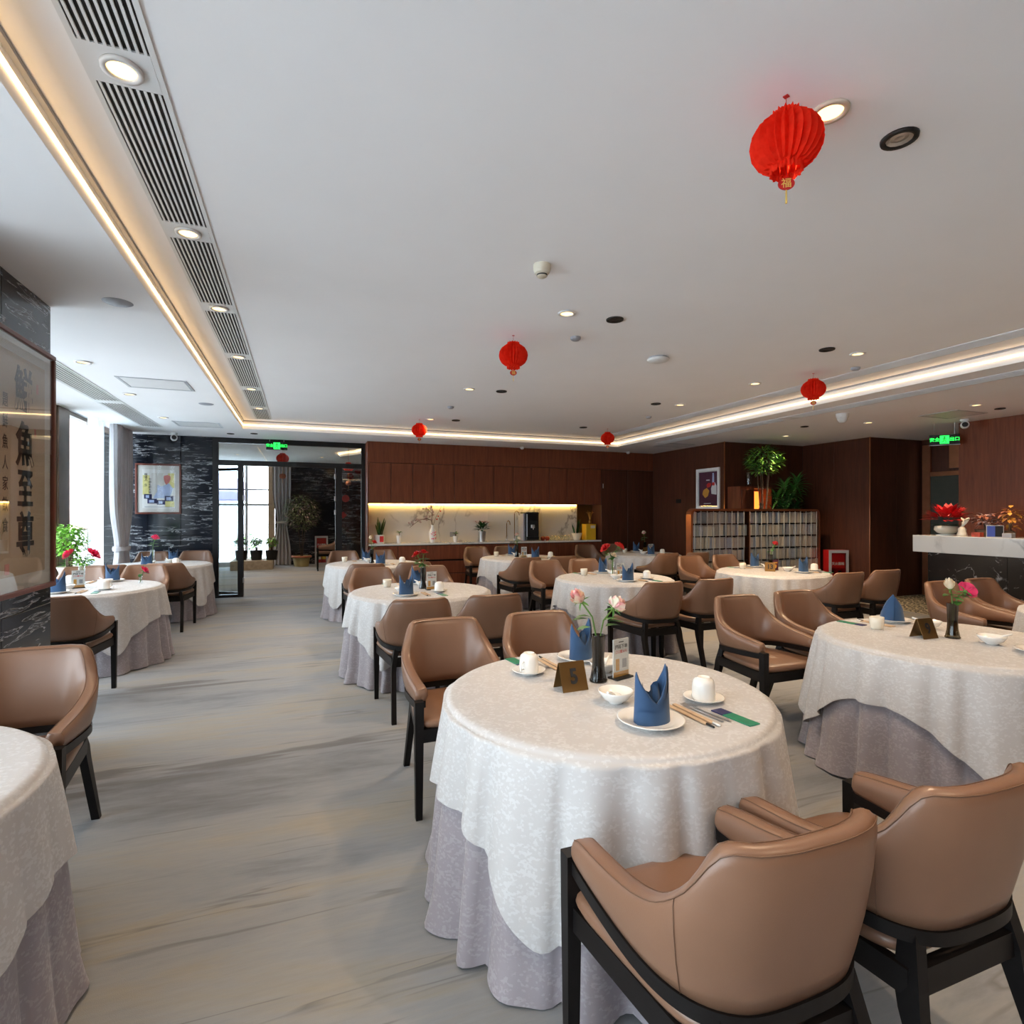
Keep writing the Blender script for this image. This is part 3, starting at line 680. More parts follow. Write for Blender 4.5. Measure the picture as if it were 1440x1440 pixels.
# ------------------------------------------------------------------ chairs
def smooth(t): t = max(0, min(1, t)); return t*t*(3-2*t)
def lerp(a, b, t): return a+(b-a)*t
def make_chair():
    """front legs stand at local y = 0, the chair faces +y"""
    root = empty('armchair'); root['category'] = 'chair'
    # U-shaped shell: half path from the back centre to the arm front
    half = [(0,-.505), (.07,-.503), (.13,-.493), (.180,-.468), (.218,-.430), (.243,-.380), (.257,-.32), (.263,-.25), (.264,-.17), (.262,-.09), (.259,-.03), (.257,-.004)]
    ztop = [.874, .874, .874, .864, .772, .716, .686, .666, .652, .642, .633, .626]
    zbot = [.525, .525, .526, .530, .535, .540, .545, .550, .555, .560, .564, .567]
    lean = [.060, .060, .058, .050, .040, .028, .016, .008, .004, .002, 0, 0]
    # refine by linear subdivision with smoothing
    def refine(a):
        n = len(a); out = []
        for i in range(n-1):
            p0 = a[max(i-1,0)]; p1 = a[i]; p2 = a[i+1]; p3 = a[min(i+2,n-1)]
            for k in range(3):
                t = k/3; out.append(.5*((2*p1)+(-p0+p2)*t+(2*p0-5*p1+4*p2-p3)*t*t+(-p0+3*p1-3*p2+p3)*t**3))
        out.append(a[-1]); return out
    hx = refine([h[0] for h in half]); hy = refine([h[1] for h in half]); zt = refine(ztop); zb = refine(zbot); le = refine(lean)
    pts = []
    n = len(hx)
    for i in range(n-1, 0, -1): pts.append((-hx[i], hy[i], zt[i], zb[i], le[i]))
    for i in range(n): pts.append((hx[i], hy[i], zt[i], zb[i], le[i]))
    rows = []; crest = []; crest_in = []
    for i, (x, y, t, b, l) in enumerate(pts):
        a = pts[max(i-1,0)]; c = pts[min(i+1,len(pts)-1)]
        d = Vector((c[0]-a[0], c[1]-a[1], 0)).normalized(); out = Vector((d.y, -d.x, 0))      # outward normal
        th = .052; h = t-b; row = []
        end = min(i, len(pts)-1-i); cap = 1 if end > 1 else (.55 if end == 0 else .9)
        th *= cap
        for k, (u, w) in enumerate(((0,0), (.12,.02), (.35,.03), (.65,.02), (.9,.0), (.975,-.12), (1.0,-.35), (1.0,-.65), (.975,-.88), (.9,-1), (.65,-1.04), (.35,-1.08), (.12,-1.0), (0,-.95))):
            off = l*u + w*th + .008*math.sin(PI*u)*(1 if w > -.5 else -1)
            p = Vector((x, y, b + h*u)) + out*off
            row.append(p)
        rows.append(row); crest.append(row[5] + out*.002); crest_in.append(row[8] - out*.002)
    mb = MB().grid(rows, False, True); nr = len(rows); nv = len(rows[0])
    mb.f.append(tuple(range(nv))); mb.f.append(tuple((nr-1)*nv + k for k in range(nv-1, -1, -1)))
    back = mb.build('backrest', M['leather'], root, True)
    MB().tube(crest, .0016, 5).build('piping', M['leather_seam'], back, True)
    MB().tube(crest_in, .0014, 5).build('piping', M['leather_seam'], back, True)
    for sgn in (-1, 1):                                   # stitched seam between arm and back
        i = (nr//2) + sgn*13
        MB().tube([p + Vector((sgn*.0015,-.0015,0)) for p in rows[i][0:6]], .0009, 4).build('seam', M['leather_seam'], back, True)
    # black rail under the shell
    rr = []
    for i, (x, y, t, b, l) in enumerate(pts):
        a = pts[max(i-1,0)]; c = pts[min(i+1,len(pts)-1)]; d = Vector((c[0]-a[0], c[1]-a[1], 0)).normalized(); out = Vector((d.y, -d.x, 0))
        o = Vector((x, y, 0)); w0, w1 = .006, -.046
        rr.append([o+out*w0+Vector((0,0,b)), o+out*w0+Vector((0,0,b-.034)), o+out*w1+Vector((0,0,b-.034)), o+out*w1+Vector((0,0,b))])
    m = MB().grid(rr, False, True); m.f.append((0,1,2,3)); k = (len(rr)-1)*4; m.f.append((k+3,k+2,k+1,k))
    m.build('arm_rail', M['blackwood'], root, auto=40)
    for sg in (-1, 1):
        m = MB(); w = .021
        z1 = .578
        vs = []
        for z, ww, yy in ((0, .016, .022), (.44, .021, .022), (z1, .022, .022)):
            vs += [(sg*.252-ww, yy-ww, z), (sg*.252+ww, yy-ww, z), (sg*.252+ww, yy+ww, z), (sg*.252-ww, yy+ww, z)]
        m.add(vs, [(3,2,1,0),(8,9,10,11)] + [(r*4+i, r*4+(i+1)%4, (r+1)*4+(i+1)%4, (r+1)*4+i) for r in (0,1) for i in range(4)])
        m.build('leg', M['blackwood'], root)
        # rear leg: kinked, splayed backwards
        P = [Vector((sg*.165,-.455,.515)), Vector((sg*.188,-.468,.40)), Vector((sg*.192,-.478,.34)), Vector((sg*.205,-.590,0))]
        W = [.020, .030, .026, .016]; vs = []
        for p, w in zip(P, W): vs += [(p.x-.017, p.y-w, p.z), (p.x+.017, p.y-w, p.z), (p.x+.017, p.y+w, p.z), (p.x-.017, p.y+w, p.z)]
        m = MB().add(vs, [(0,1,2,3),(15,14,13,12)] + [(r*4+i, (r+1)*4+i, (r+1)*4+(i+1)%4, r*4+(i+1)%4) for r in range(3) for i in range(4)])
        m.build('leg', M['blackwood'], root)
    fr = MB().box(-.232,.232,.005,.035,.375,.44).box(-.19,.19,-.485,-.455,.375,.44)
    for sg in (-1, 1): fr.bar((sg*.245,.01,.4075), (sg*.192,-.47,.4075), .026, .065, (1,0,0))
    fr.build('seat_frame', M['blackwood'], root)
    # seat cushion
    rows = []; prof = [(0,.441,.90), (0,.446,.97), (0,.460,1.0), (0,.474,.985), (0,.484,.94), (0,.490,.80), (0,.493,.5), (0,.494,.05)]
    ol = []
    for k in range(48):
        t = 2*PI*k/48; cx, sy = math.cos(t), math.sin(t); e = 2/5.5
        ol.append((abs(cx)**e*math.copysign(1,cx), abs(sy)**e*math.copysign(1,sy)))
    for _, z, s in prof:
        rows.append([((.243 + (.03*b))*a*s, -.205+.255*b*s, z) for a, b in ol])
    m = MB().grid(rows, False, True); m.f.append(tuple(range(47,-1,-1))); m.f.append(tuple(len(prof)*48-48+k for k in range(48)))
    m.build('seat', M['leather'], root, True)
    return root
CH = make_chair()

# ------------------------------------------------------------------ tables and cloths
R_T = .65
TABLES = {   # key: (x, y, phrase)
 'T5': (1.19, 2.06, 'table five'), 'T4': (1.08, 5.36, 'the two-red-rose table'), 'T3': (1.0, 8.52, 'the white-and-red-rose table'),
 'T9': (3.56, 2.18, 'table nine'), 'T6': (3.38, 5.62, 'the red carnation table'), 'T7': (3.46, 8.78, 'the pink-rosebud table'),
 'TR': (5.72, 2.18, 'the desk-side table'), 'T13': (5.68, 5.55, 'table thirteen'), 'T8': (5.88, 8.75, 'the coral-rose table'),
 'TL0': (-1.36, 1.93, 'the pillar table'), 'TL1': (-2.02, 6.72, 'the magenta-rose window table'), 'TL2': (-1.93, 9.42, 'the marble-wall table')}
def folds(seed):
    r = random.Random(seed); ks = [(r.choice((5,6,7)), .30), (r.choice((11,12,13)), .40), (r.choice((17,18,19)), .55), (r.choice((23,25,27)), .40)]
    ph = [r.uniform(0, 2*PI) for _ in ks]
    def f(t):
        w = .55*math.sin(ks[0][0]*t+ph[0]) + .35*math.sin(ks[1][0]*t+ph[1])
        amp = .62 + .38*math.sin(3*t+ph[2])*math.sin(4*t+ph[3])
        return amp*(2*abs(math.sin(11*t+ph[3]+w))**.85-1) + .12*math.sin(31*t+ph[1])
    return f
def cloths(seed, n=220):
    f = folds(seed); r = random.Random(seed+50)
    p1, p2, p3 = (r.uniform(0, 2*PI) for _ in range(3))
    a0 = .925; rot = r.uniform(-.06, .06)
    def skirt_r(t, d):
        q = d/.745
        return max(R_T+.004+.02*q, R_T + .010 + .050*q + .058*(q**.6)*f(t)) + .02*max(0, q-.85)/.15*(.5+.5*math.sin(11*t+p1))
    def gen(which):
        rows = []
        zt = .7525 if which == 'g' else .7600
        for rr in (0.0005, .2, .45, .60, .635): rows.append([(rr*math.cos(2*PI*i/n), rr*math.sin(2*PI*i/n), zt) for i in range(n)])
        e = .003 if which == 'g' else .011
        for ang in (25, 55, 80):
            an = math.radians(ang)
            rows.append([((R_T-.015+(.015+e)*math.sin(an))*math.cos(2*PI*i/n), (R_T-.015+(.015+e)*math.sin(an))*math.sin(2*PI*i/n), zt-(.015+e)*(1-math.cos(an))) for i in range(n)])
        ds = [.02+.98*(k/26) for k in range(27)]
        for k, q in enumerate(ds):
            row = []
            for i in range(n):
                t = 2*PI*i/n; c, s = math.cos(t-rot), math.sin(t-rot)
                if which == 'g':
                    d = .742*q + .003; rad = skirt_r(t, d); z = zt-.012-d*.985
                    z = max(z, .004+.006*(1+math.sin(9*t)))
                else:
                    p = 9; ell = a0/((abs(c)**p+abs(s)**p)**(1/p))
                    drop = min(ell-R_T+.012*math.sin(5*t+p2)+.008*math.sin(13*t+p3), .70)
                    corner = smooth((drop-.3)/.35)
                    d = drop*q; rad = skirt_r(t, d) + .012 + .012*q + .035*(d/.7)*(.5+.5*math.sin(8*t+p3))*(.35+.65*corner) + .012*corner*(d/.7)
                    z = zt-.012-d
                row.append((rad*math.cos(t), rad*math.sin(t), z))
            rows.append(row)
        m = MB().grid(rows, False, True)
        return m.mesh('grey_skirt_cloth' if which == 'g' else 'white_table_cloth', M['gcloth' if which == 'g' else 'wcloth'], True)
    return gen('g'), gen('w')
CL = [cloths(s) for s in (3, 8, 15, 21)]
def make_table():
    g = empty('round_table'); g['category'] = 'table'
    MB().lathe([(0,.72),(.63,.72),(.645,.728),(.648,.742),(.64,.749),(0,.749)], 48).build('tabletop', M['blackwood'], g, auto=40)
    MB().lathe([(.055,.02),(.05,.1),(.05,.66),(.10,.70),(.30,.72),(0,.72)], 24).build('column', M['blackmetal'], g, auto=40)
    MB().lathe([(0,.0),(.30,.0),(.30,.012),(.06,.035),(0,.035)], 32).build('base', M['blackmetal'], g, auto=40)
    return g
TB = make_table()
for i, (k, (x, y, ph)) in enumerate(TABLES.items()):
    place(TB, (x, y, 0), 0, 'round pedestal table hidden under long cloths, being %s' % ph, 'round dining tables')
    gm, wm = CL[{'T5':0,'T9':1,'TL1':2,'T4':3}.get(k, i % 4)]
    rz = {'T5':0,'T9':.05,'TL0':0,'TL1':-.2}.get(k, [0,.1,-.1,.15,-.05,.08][i % 6])
    for nm, me, lab, gp in (('grey_skirt_cloth', gm, 'floor-length lilac grey damask cloth on %s' % ph, 'grey under-cloths'), ('white_table_cloth', wm, 'white damask square cloth draped over %s' % ph, 'white over-cloths')):
        o = bpy.data.objects.new(nm, me); COL.objects.link(o); o.location = (x, y, 0); o.rotation_euler = (0,0,rz)
        tag(o, lab, 'tablecloth', gp)

# chair seats: (table, x, y of front legs, facing) - facing 0: looks to +Y, 1: looks to -Y
CHAIRS = [('T5',.79,2.745,1), ('T5',1.40,2.76,1), ('T5',.94,1.345,0), ('T5',1.52,1.36,0),
 ('T4',.82,4.645,0), ('T4',1.41,4.66,0), ('T4',.76,6.06,1), ('T4',1.42,6.06,1),
 ('T3',.77,7.72,0), ('T3',1.37,7.75,0), ('T3',.66,9.22,1), ('T3',1.26,9.24,1),
 ('T9',3.11,2.84,1), ('T9',3.73,2.88,1),
 ('T6',3.12,4.86,0), ('T6',3.75,4.90,0), ('T6',3.04,6.28,1), ('T6',3.64,6.33,1),
 ('T7',3.02,7.93,0), ('T7',3.62,7.98,0), ('T7',3.05,9.46,1), ('T7',3.64,9.48,1),
 ('T8',5.42,7.93,0), ('T8',5.98,7.90,0), ('T8',5.32,9.42,1), ('T8',5.94,9.45,1),
 ('T13',5.48,4.85,0), ('T13',6.12,4.90,0), ('T13',5.36,6.24,1), ('T13',6.02,6.28,1),
 ('TR',5.50,2.87,1), ('TR',6.10,2.89,1),
 ('TL0',-1.15,2.66,1), ('TL1',-1.76,5.72,0), ('TL1',-2.40,7.40,1), ('TL1',-1.78,7.42,1),
 ('TL2',-1.62,8.70,0), ('TL2',-2.22,8.66,0), ('TL2',-2.28,10.12,1), ('TL2',-1.66,10.14,1)]
for k, x, y, f in CHAIRS:
    if k != 'T5': y += .045 if f else -.045
    tx = TABLES[k][0]; side = 'facing away from the sideboard' if f else 'facing the sideboard'
    if k in ('TL0',): lab = 'taupe leather armchair between the calligraphy pillar and its table'
    elif k == 'TL1' and f == 0: lab = 'taupe leather armchair at the magenta-rose window table, back towards the calligraphy pillar'
    else:
        near = 'window side' if x < tx - .05 else 'reception side'
        lab = 'taupe leather armchair at %s, %s, %s' % (TABLES[k][2].replace('the ', ''), side, near)
    place(CH, (x, y, 0), PI if f else 0, lab, 'taupe dining armchairs')
place(CH, (.42, 15.6, 0), PI/2, 'taupe leather armchair standing in the lobby behind the glass', 'taupe dining armchairs')

# ------------------------------------------------------------------ tableware prototypes (origin at the base centre)
def make_plate():
    g = MB().lathe([(0,.006),(.075,.006),(.085,.010),(.115,.020),(.118,.023),(.113,.0235),(.085,.015),(.075,.0105),(0,.0105)][::-1], 40).lathe([(.06,0),(.068,0),(.075,.006),(.06,.006)], 32)
    o = g.build('dinner_plate', M['china'], None, True); o['category'] = 'plate'; return o
def make_saucer():
    o = MB().lathe([(0,.003),(.045,.003),(.075,.016),(.079,.020),(.076,.0205),(.045,.008),(0,.008)][::-1], 36).lathe([(.03,0),(.042,0),(.045,.004),(.03,.004)], 24).build('saucer', M['china'], None, True); o['category'] = 'saucer'; return o
def make_cup():      # tea cup standing upside down
    o = empty('tea_cup'); o['category'] = 'cup'
    MB().lathe([(.043,0),(.0445,.002),(.0445,.03),(.043,.060),(.039,.075),(.031,.082),(.026,.083),(.026,.087),(.023,.087),(.022,.082),(0,.082)], 32).build('body', M['china'], o, True)
    MB().tube([(.043,0,.02),(.058,0,.018),(.064,0,.034),(.060,0,.052),(.041,0,.055)], .004, 6).build('handle', M['china'], o, True)
    return o
def make_mug():      # upright handleless beaker
    o = MB().lathe([(0,.0),(.030,.0),(.036,.01),(.041,.045),(.042,.078),(.039,.078),(.038,.045),(.033,.012),(0,.008)], 32).build('tea_beaker', M['cream_china'], None, True); o['category'] = 'cup'; return o
def make_bowl():
    o = empty('soup_bowl'); o['category'] = 'bowl'
    MB().lathe([(0,.0),(.028,.0),(.030,.006),(.05,.018),(.066,.042),(.069,.050),(.066,.050),(.048,.024),(.028,.011),(0,.010)], 36).build('body', M['china'], o, True)
    s = MB(); s.tube([(-.02,.0,.030),(-.055,.01,.052),(-.09,.018,.064)], [.008,.006,.005], 8)
    s.lathe([(0,-.004),(.018,-.002),(.024,.006),(.021,.006),(0,0)], 16, (0,-.003,.022), 1.3, .8); s.build('spoon', M['china'], o, True)
    return o
def make_napkin():
    """tall mitre fold: a wrapped cone with two peaks and a diagonal lap across the front"""
    o = empty('napkin'); o['category'] = 'napkin'
    def wall(t, u, extra=0):
        tri = 1-2*math.acos(min(1,abs(math.cos(t))))/PI; h = .070 + .125*tri**1.15*(1.0 if math.cos(t) > 0 else .86)
        z = h*u; w = 1 - .12*u + .06*u*u*abs(math.cos(t))**2
        return Vector(((.066+extra)*w*math.cos(t), (.044+extra)*(1-.15*u)*math.sin(t), z))
    n = 44; nu = 9
    outer = [[wall(2*PI*i/n, j/nu) for i in range(n)] for j in range(nu+1)]
    inner = [[wall(2*PI*i/n, j/nu, -.005) for i in range(n)] for j in range(nu, -1, -1)]
    MB().grid(outer+inner, False, True).build('wrap', M['napkin'], o, True)
    rows = []
    for j in range(9):
        u = j/8; row = []
        for i in range(18):
            t = math.radians(200 + 165*i/17); lim = .30 + .72*(i/17)          # lap rising diagonally
            p = wall(t, u*min(1, lim), .0065); row.append(p)
        rows.append(row)
    MB().grid(rows).build('lap', M['napkin'], o, True)
    rows = []
    for j in range(6):
        u = j/5; rows.append([(.050*(1-.35*u)*math.cos(t)+.004*math.sin(5*t), .026*(1-.2*u)*math.sin(t)+.004*math.sin(7*t+1), .03+u*(.085+.02*math.sin(3*t))) for t in [2*PI*i/24 for i in range(24)]])
    MB().grid(rows, False, True).build('inner_fold', M['napkin'], o, True)
    return o
def make_sleeves():
    o = empty('chopstick_set'); o['category'] = 'chopsticks'
    for x, tip in ((-.014,'black'), (.014,'china')):
        MB().bbox(x-.009, x+.009, -.10, .11, .0, .007, .002).build('sleeve', M['dwood'], o)
        MB().tube([(x,-.10,.005),(x,-.135,.005)], [.0045,.0035], 8).build('tip', M[tip], o, True)
    return o
def make_fork():
    o = empty('fork'); o['category'] = 'fork'
    MB().bbox(-.005,.005,-.11,.04,.002,.005,.001).build('handle', M['steel'], o)
    h = MB().add([(-.012,.05,.004),(.012,.05,.004),(.005,.035,.004),(-.005,.035,.004),(-.012,.05,.006),(.012,.05,.006),(.005,.035,.006),(-.005,.035,.006)], [(0,1,2,3),(7,6,5,4),(0,4,5,1),(1,5,6,2),(2,6,7,3),(3,7,4,0)])
    for k in range(4): h.bar((-.0105+.007*k,.05,.005),(-.0105+.007*k,.09,.008), .003, .002)
    h.build('tines', M['steel'], o); return o
def make_packet():
    o = empty('wet_towel_packet'); o['category'] = 'packet'
    MB().bbox(-.026,.026,-.09,.03,.0,.004,.001).build('green_half', M['green_pk'], o); MB().bbox(-.026,.026,.03,.085,.0,.0045,.001).build('navy_half', M['navy_pk'], o); return o
def make_stand():
    o = empty('menu_stand'); o['category'] = 'sign'
    MB().bbox(-.055,.055,-.03,.03,0,.008,.002).build('base', M['black'], o)
    MB().box(-.05,.05,-.003,.003,.008,.175).build('card', M['card'], o)
    MB().box(-.05,.05,-.0036,-.003,.008,.030).build('orange_band', M['orange'], o)
    text('扫码下单', .021, (0,-.0036,.140), (1,0,0), (0,0,1), M['ink'], o, .02)
    text('口口圖30元', .0155, (0,-.0036,.118), (1,0,0), (0,0,1), M['red_ink'], o, .02)
    MB().box(.008,.036,-.0036,-.003,.045,.085).build('grey_square', M['greyplastic'], o)
    MB().box(-.036,-.012,-.0036,-.003,.036,.088).build('orange_block', M['orange'], o)
    MB().box(-.016,.016,-.0036,-.003,.160,.164).build('small_print', M['ink'], o)
    MB().box(-.056,.056,-.006,-.0045,.008,.18).build('acrylic', M['clear'], o)
    return o
def make_tent(numtxt):
    o = empty('table_number'); o['category'] = 'table number'
    th = .002; H = .112; D = .042
    for sg, nm in ((-1,'front_plate'), (1,'back_plate')):
        MB().add([(-.06,sg*D,0),(.06,sg*D,0),(.06,sg*.002,H),(-.06,sg*.002,H),(-.06,sg*(D+th),0),(.06,sg*(D+th),0),(.06,sg*(.002+th),H+.001),(-.06,sg*(.002+th),H+.001)],
                 [(0,1,2,3),(7,6,5,4),(0,4,5,1),(1,5,6,2),(2,6,7,3),(3,7,4,0)]).build(nm, M['brass'], o)
    if numtxt:
        u = Vector((0, D-.002, H)).normalized()
        text(numtxt, .085, (0,-D/2-.0058,.056), (1,0,0), u, M['ink'], o, .03, .9)
    return o
PLATE, SAUCER, CUP, MUG, BOWL, NAP, SLV, FORK, PKT, STAND = make_plate(), make_saucer(), make_cup(), make_mug(), make_bowl(), make_napkin(), make_sleeves(), make_fork(), make_packet(), make_stand()
ZT = .7605
def setting(key, dx, dy, face, nrot=0.0, cup=CUP, items='pnscbkfg', nscale=None):
    """one place setting; face 0: guest looks to +Y"""
    tx, ty, ph = TABLES[key]; rz = PI if face else 0
    side = ('sideboard side of %s' if face else 'side of %s away from sideboard') % ph
    c, s = math.cos(rz), math.sin(rz)
    def at(x, y, z=0): return (tx+dx+x*c-y*s, ty+dy+x*s+y*c, ZT+z)
    if 'p' in items: place(PLATE, at(0,0), rz, 'white dinner plate under a napkin, %s' % side, 'dinner plates')
    if 'n' in items: nk = place(NAP, at(0,0,.0105), rz+nrot, 'blue napkin folded into two peaks, %s' % side, 'folded blue napkins')
    if nscale: nk.scale = nscale
    if 's' in items: place(SAUCER, at(.335,.13), rz, 'white saucer, %s' % side, 'saucers')
    if 'c' in items:
        if cup is CUP: place(CUP, at(.335,.13,.0085), rz+.6, 'upturned white tea cup on saucer, %s' % side, 'tea cups')
        else: place(MUG, at(.335,.13,.008 if 's' in items else 0), rz, 'cream handleless tea beaker, %s' % side, 'tea beakers')
    if 'b' in items: place(BOWL, at(.0,.235), rz+(.9 if key == 'T5' else 2.6), 'small white soup bowl with spoon, %s' % side, 'soup bowls')
    if 'k' in items: place(SLV, at(.185,.02), rz+.04, 'paper-sleeved chopsticks, %s' % side, 'chopstick sets')
    if 'f' in items:
        place(FORK, at(.235,.03), rz+.10, 'steel fork beside chopsticks, %s' % side, 'forks')
        place(FORK, at(.258,.02), rz+.14, 'steel fork beside chopsticks, %s' % side, 'forks')
    if 'g' in items: place(PKT, at(.318,-.055), rz+.12, 'green and navy wet-towel packet, %s' % side, 'wet-towel packets')
setting('T5', -.04, -.395, 0); setting('T5', .13, .46, 1, nrot=PI+.3)
setting('T4', -.20, -.32, 0, items='pnscbkg', nrot=.3); setting('T4', .06, .46, 1, cup=MUG, items='pncbkg')
setting('T3', .06, -.34, 0, items='pnscbk'); setting('T3', -.05, .46, 1, cup=MUG, items='pncbk')
setting('T9', .22, .47, 1, cup=MUG, items='pncbkg', nrot=.61, nscale=(1.1,1.55,.95)); setting('T9', .09, -.42, 0, items='pnscbk')
setting('T6', -.06, -.38, 0, items='pnscbkg'); setting('T6', .12, .46, 1, cup=MUG, items='pncbkg', nrot=.4)
setting('T7', .12, -.36, 0, items='pnscbk'); setting('T7', .02, .46, 1, cup=MUG, items='pncbk')
setting('T8', -.10, -.38, 0, items='pnscbk'); setting('T8', .15, .46, 1, cup=MUG, items='pncbk')
setting('T13', .16, -.33, 0, items='pnscbkg'); setting('T13', .16, .46, 1, cup=MUG, items='pncbkg')
setting('TL1', -.10, -.40, 0, items='pnscbkg'); setting('TL1', .10, .48, 1, items='pnscbk')
setting('TL2', -.10, -.30, 0, items='pnscb'); setting('TL2', .08, .48, 1, items='pnscb')
setting('TL0', .05, .45, 1, items='pscbk'); setting('TR', -.15, .45, 1, cup=MUG, items='pncb')
# ------------------------------------------------------------------ table centres: numbers, menu stands, vases with flowers
def tc(key, dx, dy): return (TABLES[key][0]+dx, TABLES[key][1]+dy, ZT)
def put(o, loc, rz, label, group=None): o.location = loc; o.rotation_euler = (0,0,rz); tag(o, label, None, group)
put(make_tent('5'), tc('T5',-.125,.06), .05, 'brass tent-shaped number 5 sign beside the smoked vase')
put(make_tent('9'), tc('T9',-.085,.07), -.05, 'brass tent-shaped number 9 sign beside the olive glass vase')
put(make_tent('13'), tc('T13',-.06,-.02), -.75, 'brass tent-shaped number 13 sign beside a dark vase')
put(make_tent(''), tc('T8',.06,.02), .3, 'brass tent-shaped number sign on the single-rose table by walnut doors', None)
for k, dx, dy, rz in (('T5',.155,.12,.30), ('T4',.10,-.02,.15), ('T6',.02,-.10,0), ('T7',.06,-.02,0), ('T8',.16,.0,0), ('TL1',-.05,-.03,.35)):
    place(STAND, tc(k,dx,dy), rz, 'white card menu stand with black Chinese lettering on %s' % TABLES[k][2], 'menu card stands')
st = empty('drink_card', tc('T13',.10,.05), -.1, 'small dark card stand with orange print on table thirteen', 'sign')
MB().bbox(-.04,.04,-.02,.02,0,.006,.001).build('base', M['black'], st); MB().box(-.045,.045,-.003,.003,.006,.135).build('card', M['maroon'], st)
MB().box(-.03,.03,-.004,-.003,.09,.105).build('print', M['orange'], st); MB().lathe([(0,0),(.024,0),(.024,.001),(0,.001)], 16, m=Matrix.Translation((0,-.003,.05)) @ Matrix.Rotation(PI/2,4,'X')).build('print', M['orange'], st)

def rose_mesh(R, openness, seed):
    r = random.Random(seed); mb = MB(); zs = 1+.65*(1-min(1,openness)); rs = .78+.22*min(1,openness)
    mb.lathe([(0,-.10*R),(.35*R,.05*R),(.42*R,.5*R),(.30*R,.95*R),(.12*R,1.1*R),(0,1.0*R)], 10)
    for ring, (n, rad, h, w, tilt) in enumerate(((4,.42,1.25,.75,.10), (5,.58,1.18,.85,.28), (6,.80,1.02,.95,.55), (6,1.0,.80,1.0,.85))):
        tl = tilt*openness
        for k in range(n):
            a = 2*PI*k/n + ring*.7 + r.uniform(-.1,.1); rows = []
            for j in range(4):
                u = j/3; row = []
                for i in range(5):
                    v = (i/4-.5)*2; rr = rad*R*(.30+.70*math.sin(u*PI*.5)) + tl*R*.55*u*u
                    aa = a + v*w*(.45+.55*math.sin(PI*(.15+.75*u)))*.75
                    zz = R*(-.05 + h*u*(1-.30*tl) - .20*u*v*v) - R*.10*tl*u*u
                    row.append((rr*math.cos(aa), rr*math.sin(aa), zz))
                rows.append(row)
            mb.grid(rows)
    mb.v = [(x*rs, y*rs, z*zs) for x, y, z in mb.v]
    return mb
def sepals(R):
    mb = MB()
    for k in range(5):
        a = 2*PI*k/5; mb.leaf((0,0,-.1*R), (math.cos(a), math.sin(a), -.15+.3*(k % 2)), (0,0,1), R*1.1, R*.3, .3)
    mb.lathe([(0,-.35*R),(.2*R,-.25*R),(.32*R,0),(0,.05*R)], 8); return mb
def vase(key, dx, dy, prof, mat, blooms, label, leaves=(), flabel=None, bushy=0, leafmat='leaf'):
    """blooms: (dx, dy, z, R, petal material, openness); each flower stands in the vase as a thing of its own"""
    x, y, z = tc(key, dx, dy)
    v = empty('bud_vase', (x, y, z), 0, label, 'vase', 'bud vases')
    MB().lathe(prof, 24).build('glass_body', M[mat], v, True)
    H = max(p[1] for p in prof)
    for i, (bx, by, bz, R, pm, op) in enumerate(blooms):
        fl = empty('rose', (x, y, z+.012), 0, flabel[i] if flabel else 'flower', 'flower')
        p0 = Vector((0, 0, .0)); p1 = Vector((bx*.12, by*.12, H*.95-.012)); p3 = Vector((bx, by, bz-.012)); p2 = (p1+p3)/2 + Vector((-bx*.18, 0, .01))
        path = [p0, (p0+p1)/2, p1, p2*.5+p1*.5, p2, (p2+p3)/2, p3]
        MB().tube(path, .0035, 6).build('stem', M['stem'], fl, True)
        d = (p3-p2).normalized(); q = d.to_track_quat('Z', 'Y').to_matrix().to_4x4(); mt = Matrix.Translation(p3) @ q
        b = rose_mesh(R, op, i*7+len(key)); b.v = [mt @ Vector(w) for w in b.v]; b.build('bloom', M[pm], fl, True)
        s = sepals(R); s.v = [mt @ Vector(w) for w in s.v]; s.build('sepals', M['stem'], fl)
        rr = random.Random(i+len(label)); lm = MB()
        for k in range(3 + bushy):
            u = .35+.5*rr.random(); pp = p1.lerp(p3, u*.8) if k else p2; a = rr.uniform(0, 2*PI) if k > 1 else (PI if bx < 0 else 0)
            lm.leaf(pp, (math.cos(a), math.sin(a)*.6, .25-.3*k/4), (0,0,1), .078 if not bushy else .072, .046, .2)
        lm.build('leaves', M[leafmat], fl)
    return v
TALL = [(0,.006),(.030,.006),(.036,.010),(.035,.02),(.028,.055),(.026,.10),(.029,.20),(.031,.205),(.028,.205),(.0245,.10),(.025,.05),(.028,.018),(0,.014)]
BASE_T = [(0,0),(.038,0),(.040,.008),(.036,.012)] + TALL[3:]
vase('T5', .035, .11, BASE_T, 'smoke', [(-.095,-.02,.360,.038,'pinkwhite',.25), (.095,.03,.310,.042,'pinkwhite',.45)], 'smoked grey bud vase holding two pale roses on table five',
     flabel=['closed pink-tipped cream rose leaning over the number 5 sign', 'open pink-tipped cream rose leaning over the menu stand on table five'])
vase('T9', .06, .0, BASE_T, 'amber_smoke', [(-.02,0,.295,.034,'cream_p',.05), (.085,-.02,.275,.042,'magenta',.8)], 'olive smoked bud vase on table nine',
     flabel=['cream rosebud with green sepals in the table nine vase', 'wide open magenta rose in the table nine vase'], bushy=2)
vase('T13', .03, .06, BASE_T, 'smoke', [(.07,0,.33,.036,'redp',.5)], 'dark bud vase behind the number 13 sign', flabel=['red and cream rose in the table thirteen vase'], bushy=2)
vase('T4', .04, .10, BASE_T, 'smoke', [(-.06,0,.33,.036,'redp',1.0), (.01,.02,.345,.034,'redp',1.0)], 'dark bud vase on the two-red-rose table', flabel=['red rose leaning from the dark vase, nearer the windows', 'upright red rose in the same dark vase behind a menu stand'], bushy=5)
